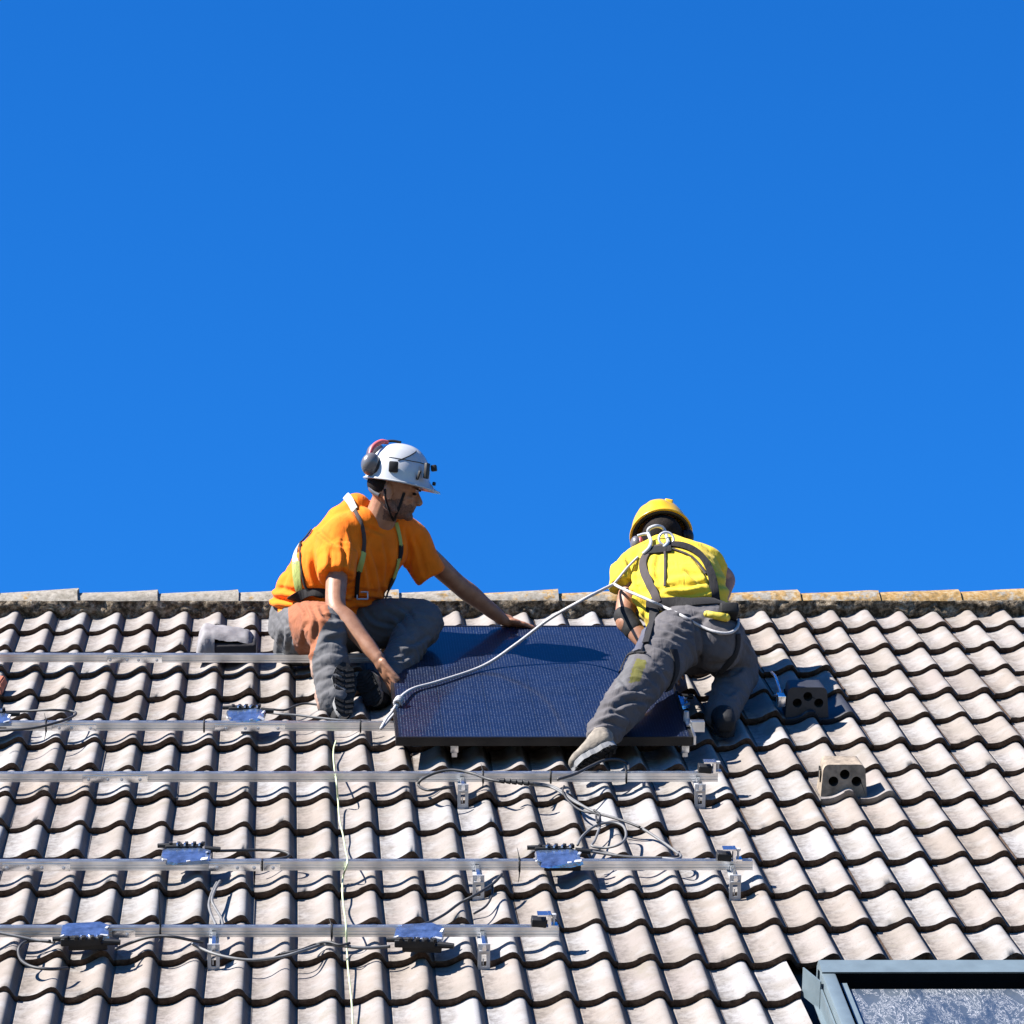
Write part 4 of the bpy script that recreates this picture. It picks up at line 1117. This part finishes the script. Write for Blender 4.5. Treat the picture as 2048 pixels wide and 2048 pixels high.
    creases(me, [((600, 1206), (616, 1236), (604, 1300)), ((622, 1212), (634, 1240), (628, 1290)), ((640, 1212), (650, 1232), (668, 1240)), (.005, 4, (628, 1296), (658, 1280), (692, 1292)), (.005, 4, (630, 1318), (655, 1304), (690, 1310)), (.005, 4, (632, 1344), (658, 1330), (680, 1336)), (.005, 4, (640, 1366), (656, 1356), (672, 1360)), (.005, 4, (636, 1390), (652, 1380), (664, 1390)),
        ((548, 1230), (566, 1260), (560, 1300)), ((565, 1235), (580, 1265), (578, 1310)), ((780, 1204), (815, 1222), (852, 1268)), ((770, 1222), (800, 1240), (830, 1285)), ((800, 1290), (830, 1286), (856, 1270)), ((780, 1320), (806, 1318), (826, 1304)), ((730, 1215), (750, 1240), (790, 1250))], .009, 4.2)
    panel_faces(me, [(576, 1200), (600, 1196), (652, 1203), (662, 1232), (640, 1262), (622, 1325), (604, 1316), (590, 1300), (578, 1250)], 1)
    panel_faces(me, [(604, 1312), (624, 1322), (628, 1370), (640, 1418), (618, 1420), (610, 1370)], 2)
    part('trousers', me, [M_GREY, M_RUST, M_BEIGE], root)
    # shoes
    shoe(root, Y(688, 1434, -1.075), Y(690, 1324, -1.03), (-.25, .9, .25), m_up=M_SHOE, m_sole=M_SOLE, ankle=aR, m_edge=M_SOLEE)
    shoe(root, Y(752, 1410, -.945), Y(722, 1342, -.95), (.3, .8, .4), m_up=M_SHOE, m_sole=M_SOLE, ankle=aL, m_edge=M_SOLEE)
    # helmet and what it carries
    hel, hp = helmet(root, H, M_WHITEH, s=1.08, label='white climbing-style helmet')
    s = 1.08
    def HP(th, ph, off=0): return H @ hp(th, ph, off)
    def on(name, mat, centre, size, rot=(0, 0, 0), bev=.002):
        bm = bmesh.new(); box(bm, H @ (Vector(centre)*s), tuple(x*s for x in size), H.to_3x3() @ Euler(rot).to_matrix(), bev); o = finish(bm, name, mat, None, angle=40)
        o.parent = hel; o.matrix_parent_inverse = parent_world(hel).inverted(); return o
    on('side_clip', M_BLACKP, (.004, -.118, .075), (.036, .012, .042), (.12, -.1, 0), .005)
    on('lamp_clip', M_BLACKP, (.124, -.066, .085), (.014, .022, .060), (0, -.1, -.5), .003)
    on('lamp_clip', M_BLACKP, (.138, -.0, .105), (.022, .026, .024), (0, -.3, 0), .004)
    on('vent_slot', M_SLOT, (.100, -.088, .062), (.012, .008, .036), (0, .25, -.7), .003)
    on('lamp_clip', M_BLACKP, (.150, .0, .046), (.012, .02, .014), (0, 0, 0), .003)
    bm = bmesh.new()
    tube(bm, [HP(.55+.5*t, -math.pi/2+.05+.9*t, .0015) for t in [k/12 for k in range(13)]], .0022, 6)
    tube(bm, [HP(.62, -1.9+1.75*t, .001) for t in [k/20 for k in range(21)]], .0016, 6)
    o = finish(bm, 'shell_groove', M_SLOT, None); o.parent = hel; o.matrix_parent_inverse = parent_world(hel).inverted()
    # rim band
    bm = bmesh.new(); tube(bm, [HP(.015, 2*math.pi*k/48, .0015) for k in range(48)], .0045, 6, closed=True)
    o = finish(bm, 'rim', M_WHITEH, None); o.parent = hel; o.matrix_parent_inverse = parent_world(hel).inverted()
    # ear muffs folded back
    for (c, rr) in ((HP(.30, -2.42, .014), .043), (HP(.62, 2.75, .020), .042)):
        c = c; bm = bmesh.new(); R = H.to_3x3() @ Euler((0, 0, .5)).to_matrix()
        ellipsoid(bm, c, (rr*.95, rr*.80, rr*1.12), R, 24, 16); o = finish(bm, 'ear_muff', M_MUFF, None); o.parent = hel; o.matrix_parent_inverse = parent_world(hel).inverted()
        bm = bmesh.new(); ellipsoid(bm, c+(H @ Vector((.02, 0, .03))-c).normalized()*.024, (rr*.42, rr*.86, rr*.95), R, 20, 14); q = finish(bm, 'muff_cushion', M_BLACKP, None); q.parent = hel; q.matrix_parent_inverse = parent_world(hel).inverted()
    bm = bmesh.new(); tube(bm, catmull([HP(.48, -2.50, .030), HP(.70, -2.65, .032), HP(.96, -2.8, .022), HP(1.15, -2.9, .008)], 6), .0095, 8, taper=lambda t: .8+.4*math.sin(math.pi*t))
    o = finish(bm, 'muff_arm', M_PINK, None); o.parent = hel; o.matrix_parent_inverse = parent_world(hel).inverted()
    bm = bmesh.new(); tube(bm, catmull([HP(1.10, -3.0, .016), HP(1.3, -3.0, .010), HP(1.5, -3.0, .004)], 4), .006, 8)
    o = finish(bm, 'top_clip', M_BLACKP, None); o.parent = hel; o.matrix_parent_inverse = parent_world(hel).inverted()
    # rear cradle, chin straps, hair, eye
    b = bvh_of([body])
    strap(b, [(770, 978), (772, 1000), (780, 1022), (787, 1040)], .011, M_WEBK, 'chin_strap', root, lift=.002)
    strap(b, [(808, 985), (802, 1005), (794, 1024), (788, 1040)], .011, M_WEBK, 'chin_strap', root, lift=.002)
    strap(b, [(742, 975), (750, 985), (760, 990)], .018, M_MUFF, 'neck_cradle', root, thick=.006)
    bm = bmesh.new()
    for q in (1, -1): ellipsoid(bm, H @ (Vector((.088, q*.030, -.008))*s), (.009, .014, .006), H.to_3x3())
    for q in (1, -1): ellipsoid(bm, H @ (Vector((.096, q*.028, .012))*s), (.005, .018, .004), H.to_3x3())
    for f in bm.faces: f.material_index = 0
    finish(bm, 'eyebrows_and_eyes', M_HAIR, root)['kind'] = 'stuff'
    bm = bmesh.new(); ellipsoid(bm, H @ (Vector((-.034, 0, .012))*s), (.074*s, .0765*s, .060*s), H.to_3x3(), 24, 16); finish(bm, 'hair', M_HAIR, root)
    # harness over the shirt
    b = bvh_of([shirt])
    strap(b, [(690, 990), (702, 1002), (712, 1022)], .034, M_WEBW, 'harness_strap', root, label='pale shoulder webbing')
    strap(b, [(712, 1022), (722, 1048), (728, 1078), (726, 1108)], .016, M_WEBB, 'harness_strap', root)
    strap(b, [(726, 1104), (722, 1126), (718, 1142)], .024, M_WEBG, 'harness_strap', root, label='lime stretch of the chest webbing')
    strap(b, [(718, 1140), (714, 1160), (713, 1192)], .018, M_WEBK, 'harness_strap', root)
    strap(b, [(791, 1046), (797, 1070), (800, 1092)], .018, M_WEBG, 'harness_strap', root, label='upper lime stretch by the collar')
    strap(b, [(800, 1090), (800, 1104), (797, 1120)], .026, M_WEBK, 'harness_strap', root)
    strap(b, [(796, 1116), (792, 1136), (785, 1158)], .030, M_WEBG, 'harness_strap', root, label='wide lime stretch of the chest webbing')
    strap(b, [(785, 1154), (778, 1176), (776, 1198)], .036, M_WEBK, 'harness_strap', root)
    strap(b, [(614, 1050), (603, 1068), (598, 1086)], .020, M_WEBK, 'harness_strap', root)
    strap(b, [(598, 1080), (592, 1105), (592, 1130)], .026, M_WEBW, 'harness_strap', root)
    strap(b, [(592, 1126), (594, 1158), (601, 1186)], .034, M_WEBG, 'harness_strap', root)
    strap(b, [(603, 1086), (603, 1120), (608, 1160), (618, 1186), (645, 1192)], .010, M_WEBK, 'harness_strap', root)
    strap(b, [(582, 1196), (604, 1190), (634, 1184), (652, 1188)], .040, M_WEBK, 'waist_belt', root)
    bm = bmesh.new()
    for (px, py) in ((777, 1204), (722, 1190)):
        c, n = drape(b, px, py); c = c+n*.012
        for dx in (-.022, .022): box(bm, c+Vector((dx, 0, 0)), (.005, .006, .034))
        for dz in (-.016, .016): box(bm, c+Vector((0, 0, dz)), (.044, .006, .005))
    finish(bm, 'buckle', M_STEEL, root, smooth=False)['kind'] = 'stuff'
    return root
man_a = seated_man()

# ================= the crouching man in yellow, back to the camera
def crouching_man():
    root = tag(empty('person', P(1300, 1500, 0)), 'crouching man in yellow shirt and yellow helmet, seen from behind', 'person')
    pel = Y(1394, 1262, -1.14); hL, hR = Y(1352, 1276, -1.17), Y(1432, 1276, -1.11)
    kL, aL = Y(1276, 1374, -1.46), Y(1207, 1466, -1.67)
    kR, aR = Y(1478, 1338, -.92), Y(1442, 1432, -1.19)
    wa = Y(1384, 1238, -1.05); ch = Y(1354, 1162, -.90); up = Y(1336, 1120, -.83); nb = Y(1326, 1098, -.80); nt = Y(1322, 1080, -.76)
    sL, eL, wL = Y(1268, 1134, -.88), Y(1250, 1238, -.97), Y(1300, 1300, -1.02)
    sR, eR, wR = Y(1410, 1126, -.85), Y(1450, 1158, -.74), Y(1432, 1225, -.82)
    H = head_matrix(Y(1324, 1078, -.74), (.10, .86, -.42), (-.06, .42, .88))
    W = (sR-sL).normalized(); dn = (nb-wa).normalized(); D = W.cross(dn).normalized()
    bm = bmesh.new(); add_head(bm, H)
    limb(bm, [(nb, .060), (nt, .055)], 18, 4)
    hull(bm, [(pel, W*.11, D*.07), (wa, W*.11, D*.06), (ch, W*.15, D*.10), (up, W*.14, D*.075), (nb, W*.07, D*.06)])
    limb(bm, [(sL.lerp(nb, .4), .05), (sL, .052), (sL.lerp(eL, .5), .046), (eL, .041), (eL.lerp(wL, .3), .040), (wL, .028)])
    limb(bm, [(sR.lerp(nb, .4), .05), (sR, .052), (sR.lerp(eR, .5), .046), (eR, .042), (eR.lerp(wR, .3), .041), (wR, .028)])
    for h, k, a in ((hR, kR, aR), (hL, kL, aL)): limb(bm, [(h, .07), (h.lerp(k, .5), .058), (k, .046), (k.lerp(a, .35), .042), (k.lerp(a, .8), .034), (a, .034)])
    add_hand(bm, wL, Vector((.55, .15, -.6)), (.3, -.2, -.9), (.2, .4, .3), -1)
    add_hand(bm, wR, Vector((-.35, .35, -.75)), (-.2, .2, -.9), (.3, .5, .4), 1)
    body = part('body', remesh(bm, .0042, 2), M_SKIN, root)
    # shirt
    bm = bmesh.new()
    hull(bm, [(Y(1380, 1244, -1.04), W*.165, D*.130), (Y(1370, 1214, -1.00), W*.180, D*.138), (Y(1356, 1172, -.92), W*.190, D*.138), (Y(1342, 1132, -.85), W*.180, D*.118), (Y(1332, 1108, -.81), W*.12, D*.085), (Y(1327, 1092, -.79), W*.076, D*.064)], power=2.3)
    limb(bm, [(nb.lerp(sL, .35), .064), (sL, .070), (Y(1256, 1154, -.91), .060)], 20, 5)
    limb(bm, [(nb.lerp(sR, .35), .064), (sR, .070), (Y(1426, 1140, -.81), .058)], 20, 5)
    frustum(bm, Y(1254, 1140, -.90), Y(1249, 1176, -.93), .066, .062, 22)
    limb(bm, [(Y(1282, 1160, -.98), .04), (Y(1286, 1200, -1.03), .036), (Y(1290, 1218, -1.05), .022)], 14, 4)      # shirt tail hanging at the left
    me = remesh(bm, .0062, 6)
    def folds(p, n):
        x, y = to_px(p); v = .0042*ridged(Vector((p.x*.8+p.z*.5, p.y, p.z*1.4)), 6.5, 11, 2)
        k = min(1, max(0, (y-1120)/60)); v += k*.0055*math.sin(y*.21+x*.02+4*noise.noise(p*7))
        return v
    displace(me, folds)
    creases(me, [((1300, 1160), (1358, 1174), (1420, 1162)), ((1306, 1182), (1366, 1192), (1424, 1180)), ((1388, 1116), (1412, 1148), (1426, 1180)), ((1372, 1140), (1395, 1160), (1420, 1172)), ((1252, 1112), (1262, 1140), (1260, 1172)), ((1276, 1128), (1272, 1160), (1284, 1196)), ((1318, 1110), (1312, 1140), (1320, 1166)), ((1246, 1148), (1262, 1168), (1282, 1172)), ((1350, 1080), (1390, 1090), (1424, 1110)), ((1330, 1196), (1370, 1202), (1415, 1196))], .009, 4.2)
    shirt = part('shirt', me, M_YELLOW, root)
    # trousers
    bm = bmesh.new()
    hull(bm, [(Y(1386, 1246, -1.04), W*.150, D*.112), (Y(1388, 1262, -1.07), W*.170, D*.125), (Y(1392, 1282, -1.10), W*.180, D*.130), (Y(1394, 1300, -1.12), W*.160, D*.12)], power=2.2)
    ellipsoid(bm, Y(1354, 1284, -1.18), (.105, .11, .110)); ellipsoid(bm, Y(1430, 1286, -1.14), (.105, .11, .112))
    limb(bm, [(hL, .112), (hL.lerp(kL, .5), .100), (kL, .080), (kL.lerp(aL, .35), .078), (kL.lerp(aL, .8), .064), (aL, .058)])
    limb(bm, [(hR, .108), (hR.lerp(kR, .5), .098), (kR, .076), (kR.lerp(aR, .35), .074), (kR.lerp(aR, .8), .062), (aR, .060)])
    me = remesh(bm, .0065, 5)
    def folds2(p, n):
        v = .0065*ridged(Vector((p.x+p.z*.5, p.y, p.z*1.6)), 8.5, 8, 3)
        ax_ = (aL-kL).normalized(); t = (p-kL).dot(ax_)
        if -.05 < t < .45 and (p-kL-ax_*t).length < .13:
            m = math.exp(-((t-.02)/.05)**2)+.8*math.exp(-((t-.33)/.07)**2)+.25
            v += .0075*m*math.sin(t*70+9*noise.noise(p*7)+p.x*16)*(.5+1.2*noise.noise(p*5))
        return v
    displace(me, folds2)
    creases(me, [(.014, 5, (1212, 1398), (1252, 1380), (1304, 1386)), (.012, 5, (1224, 1416), (1262, 1402), (1300, 1404)), (.012, 5, (1180, 1440), (1224, 1424), (1262, 1436)), (.011, 4, (1172, 1460), (1212, 1444), (1250, 1458)), ((1194, 1420), (1222, 1410), (1244, 1420)), ((1322, 1240), (1348, 1246), (1376, 1260)), ((1318, 1254), (1342, 1260), (1370, 1274)), ((1314, 1270), (1338, 1276), (1360, 1290)),
        ((1304, 1290), (1326, 1296), (1346, 1312)), (.010, 4, (1390, 1246), (1394, 1290), (1402, 1336)), ((1290, 1300), (1320, 1330), (1336, 1362)), ((1420, 1330), (1450, 1326), (1480, 1306)), ((1440, 1352), (1462, 1350), (1484, 1336)), ((1340, 1225), (1370, 1232), (1400, 1228)), ((1440, 1380), (1456, 1388), (1470, 1380)), ((1236, 1352), (1262, 1376), (1300, 1372))], .009, 4.4)
    panel_faces(me, [(1274, 1316), (1294, 1322), (1280, 1362), (1258, 1366), (1264, 1338)], 1)
    panel_faces(me, [(1250, 1318), (1272, 1306), (1262, 1336), (1252, 1370), (1228, 1380), (1236, 1345)], 2)
    part('trousers', me, [M_GREYB, M_OLIVE, M_GREY], root)
    # shoes: the left one on its toes, tread towards the camera's right
    shoe(root, Y(1234, 1492, -1.76), Y(1148, 1548, -1.71), (-.62, .30, .72), m_up=M_SHOEB, m_sole=M_SOLE, ankle=aL, m_edge=M_SOLEE)
    shoe(root, Y(1452, 1476, -1.33), Y(1440, 1426, -1.06), (0, -.35, 1), m_up=M_SHOE, m_sole=M_SOLE, ankle=aR)
    # helmet
    s = 1.04
    hel, hp = helmet(root, H, M_YELLOWH, s=s, rad=(.130, .118, .134), c=(0, 0, .026), sq=.80, label='yellow safety helmet seen from behind')
    def HP(th, ph, off=0): return H @ hp(th, ph, off)
    def child(bm, name, mat, p=hel, **k):
        o = finish(bm, name, mat, None, **k); o.parent = p; o.matrix_parent_inverse = parent_world(p).inverted(); return o
    bm = bmesh.new(); tube(bm, [HP(.015, 2*math.pi*k/48, .0015) for k in range(48)], .0042, 6, closed=True); child(bm, 'rim', M_YELLOWH)
    bm = bmesh.new(); tube(bm, [HP(.04, 2*math.pi*k/48, -.012) for k in range(48)], .012, 8, closed=True); child(bm, 'headband', M_BLACKP)
    bm = bmesh.new(); R = H.to_3x3(); box(bm, H @ (Vector((-.060, -.048, .134))*s), (.07*s, .034*s, .020*s), R @ Euler((.35, -.35, 0)).to_matrix(), .005); child(bm, 'vent_ridge', M_YELLOWH)
    bm = bmesh.new(); ellipsoid(bm, H @ (Vector((-.022, 0, -.010))*s), (.092*s, .083*s, .080*s), R, 24, 16); finish(bm, 'hair', M_HAIR, root)
    for (c, q) in ((Y(1272, 1088, -.83), 1), (Y(1376, 1074, -.77), -1)):
        bm = bmesh.new(); ellipsoid(bm, c, (.024, .036, .034), None, 20, 14); child(bm, 'ear_muff', M_MUFF if q > 0 else M_BLACKP)
        bm = bmesh.new(); ellipsoid(bm, c+Vector((.016*q, 0, 0)), (.016, .034, .030), None, 20, 14); child(bm, 'muff_cushion', M_PINK if q > 0 else M_BLACKP)
    # harness
    b = bvh_of([shirt])
    w = .036
    strap(b, [(1322, 1094), (1300, 1102), (1288, 1120), (1288, 1140), (1298, 1164), (1310, 1186), (1318, 1206)], w, M_WEBB, 'harness_strap', root, thick=.004)
    strap(b, [(1330, 1092), (1356, 1090), (1385, 1100), (1408, 1120), (1422, 1150), (1428, 1180), (1431, 1204)], w, M_WEBK, 'harness_strap', root, thick=.004)
    strap(b, [(1345, 1100), (1378, 1112), (1398, 1130), (1411, 1150)], .010, M_WEBB, 'harness_strap', root)
    strap(b, [(1330, 1106), (1331, 1140), (1330, 1175)], .010, M_WEBB, 'harness_strap', root)
    strap(b, [(1298, 1104), (1342, 1099)], .050, M_WEBK, 'back_plate', root, thick=.006)
    bt = bvh_of([o for o in root.children if o.name.startswith('trousers')] + [shirt])
    strap(bt, [(1296, 1212), (1330, 1208), (1380, 1207), (1420, 1204), (1440, 1206)], .052, M_WEBK, 'waist_belt', root, thick=.006)
    strap(bt, [(1312, 1216), (1306, 1240), (1298, 1266), (1288, 1290)], .044, M_WEBK, 'leg_strap', root, thick=.005)
    strap(bt, [(1292, 1262), (1284, 1285), (1276, 1306)], .034, M_MUFF, 'leg_strap', root, thick=.008, label='grey adjuster of the left leg strap')
    strap(bt, [(1345, 1300), (1352, 1325), (1350, 1350), (1336, 1378)], .036, M_WEBK, 'leg_strap', root)
    strap(bt, [(1474, 1268), (1474, 1295), (1462, 1320), (1440, 1342)], .026, M_WEBK, 'leg_strap', root)
    strap(bt, [(1236, 1342), (1246, 1318), (1262, 1306), (1290, 1308)], .016, M_WEBK, 'pocket_edge', root)
    # tool pouch at the right hip
    bm = bmesh.new(); c, n = drape(bt, 1452, 1232); R = Matrix((Vector((1, .2, 0)).normalized(), n.cross(Vector((1, .2, 0))).normalized(), n)).transposed()
    box(bm, c+n*.02, (.075, .10, .05), None, .010); finish(bm, 'tool_pouch', M_SHOE, root)
    bm = bmesh.new(); c, n = drape(bt, 1432, 1240); limb(bm, [(c+n*.012+Vector((-.035, 0, .015)), .014), (c+n*.016+Vector((.04, 0, -.004)), .017)], 12, 3); finish(bm, 'yellow_glove', simple('yellow_glove', (.52, .40, .03), .7, 0, 30, .3, .3, .003), root)
    # white arm-sling of the carabiner at the back ring, elbow pad
    bm = bmesh.new(); limb(bm, [(eL+Vector((-.004, 0, .012)), .044), (eL.lerp(wL, .35), .0435)], 16, 4); part('elbow_pad', remesh(bm, .006, 3), M_SHOE, root)
    return root, shirt, body
man_b, shirt_b, body_b = crouching_man()

# ================= rope and carabiner
def rope_material():
    t = NT('white_braided_rope'); co = t.pos()
    n = t.noise(co, 380, 2, .5); t.base(t.ramp(n, [(.35, (.30, .29, .29)), (.65, (.46, .45, .45))])); t.set(rough=.8); t.bump(n, .5, .003); return t.m
M_ROPE = rope_material()
def build_rope():
    trs = [o for o in man_b.children if o.name.startswith('trousers')]
    b = bvh_of([shirt_b]+trs)
    def on(x, y, l=.012):
        h = drape(b, x, y)[0]; return Y(x, y, h.y-l)
    elbow = on(1228, 1168, .012)
    p = [P(762, 1457, .055), P(773, 1438, .066), P(784, 1424, .074)]
    knot = P(797, 1402, .105)
    q = [P(806, 1390, .105), P(830, 1376, .097), P(880, 1362, .096), P(966, 1332, .10), P(1030, 1290, .16), P(1099, 1238, .26), P(1165, 1200, .40)]
    bm = bmesh.new()
    tube(bm, catmull(p+[knot], 8), .0062, 10)
    # doubled strand below the knot
    tube(bm, [v+Vector((.012*math.sin(math.pi*k/24), .004, 0)) for k, v in enumerate(catmull(p+[knot], 8))], .0056, 10)
    # knot: three tight turns
    d = (q[0]-p[-1]).normalized(); u = d.orthogonal().normalized(); w = d.cross(u)
    tube(bm, [knot+d*(-.020+.040*k/36)+(u*math.cos(2*math.pi*k/12)+w*math.sin(2*math.pi*k/12))*.011 for k in range(37)], .0072, 8)
    tube(bm, catmull([knot]+q+[elbow], 10), .0066, 10)
    # round the hip to the belt
    tube(bm, catmull([elbow]+[Y(1240, 1175, -1.04), Y(1262, 1185, -1.10), Y(1288, 1196, -1.14), Y(1308, 1205, -1.16)]+[on(x, y) for x, y in ((1330, 1215), (1365, 1232), (1400, 1252), (1432, 1264), (1458, 1266), (1474, 1256), (1477, 1240))], 8), .0062, 10)
    # up to the ring between the shoulders
    tube(bm, catmull([elbow]+[on(x, y, .008) for x, y in ((1238, 1156), (1256, 1134), (1276, 1114))], 8), .0055, 8)
    tag(finish(bm, 'safety_rope', M_ROPE), 'white safety rope knotted at the panel corner and led up to the crouching man', 'rope')
    # white hook-shaped carabiner at the back ring
    ca = [on(x, y, l) for x, y, l in ((1286, 1108, .02), (1298, 1096, .035), (1302, 1082, .05), (1297, 1068, .06), (1298, 1058, .065), (1312, 1052, .07), (1326, 1056, .065), (1332, 1070, .05), (1336, 1084, .035), (1328, 1094, .02))]
    root = tag(empty('carabiner', ca[0]), 'large white metal carabiner hooked to the back ring of the harness', 'carabiner')
    bm = bmesh.new(); tube(bm, catmull(ca, 6), .0075, 10); tube(bm, catmull([on(1275, 1072, .05), on(1288, 1068, .055), ca[3]], 6), .0065, 8); finish(bm, 'hook', M_WHITEH, root)
    bm = bmesh.new(); c, n = drape(b, 1333, 1086)
    ring = [c+n*.018+Vector((.030*math.cos(a), 0, .030*math.sin(a))) for a in [2*math.pi*k/24 for k in range(24)]]
    tube(bm, ring, .0055, 8, closed=True); finish(bm, 'ring', M_STEEL, root)
build_rope()

# cable stub and fitting beside the dark vent
bm = bmesh.new()
tube(bm, catmull([P(1543, 1345, .02), P(1550, 1352, .05), P(1556, 1368, .05), P(1560, 1388, .03), P(1548, 1392, .02)], 6), .0055, 8)
box(bm, P(1562, 1400, .03), (.035, .05, .05), ROOFM, .005)
tag(finish(bm, 'cable_bracket', M_ALU2), 'small bright metal bracket with a cable stub left of the dark vent', 'bracket')

# broken bit of red clay tile at the left edge
bm = bmesh.new()
q = at_n(2, 1372, .0)
v = [bm.verts.new(p) for p in ((q[0]-.09, q[1]-.05, -.03), (q[0]+.012, q[1]-.06, -.02), (q[0]+.022, q[1]+.07, -.01), (q[0]-.09, q[1]+.09, -.02), (q[0]-.09, q[1]-.03, .030), (q[0]-.004, q[1]-.03, .018), (q[0]+.012, q[1]+.06, .026), (q[0]-.09, q[1]+.08, .034))]
for f in ((3, 2, 1, 0), (4, 5, 6, 7), (0, 1, 5, 4), (1, 2, 6, 5), (2, 3, 7, 6), (3, 0, 4, 7)): bm.faces.new([v[i] for i in f])
bmesh.ops.bevel(bm, geom=bm.edges[:], offset=.005, segments=2, affect='EDGES')
tag(finish(bm, 'clay_fragment', simple('red_clay', (.34, .10, .05), .85, 0, 30, .3, .4, .004), mw=ROOF4.copy(), angle=35), 'broken piece of red clay tile at the left edge below the uppermost rail', 'clay fragment')
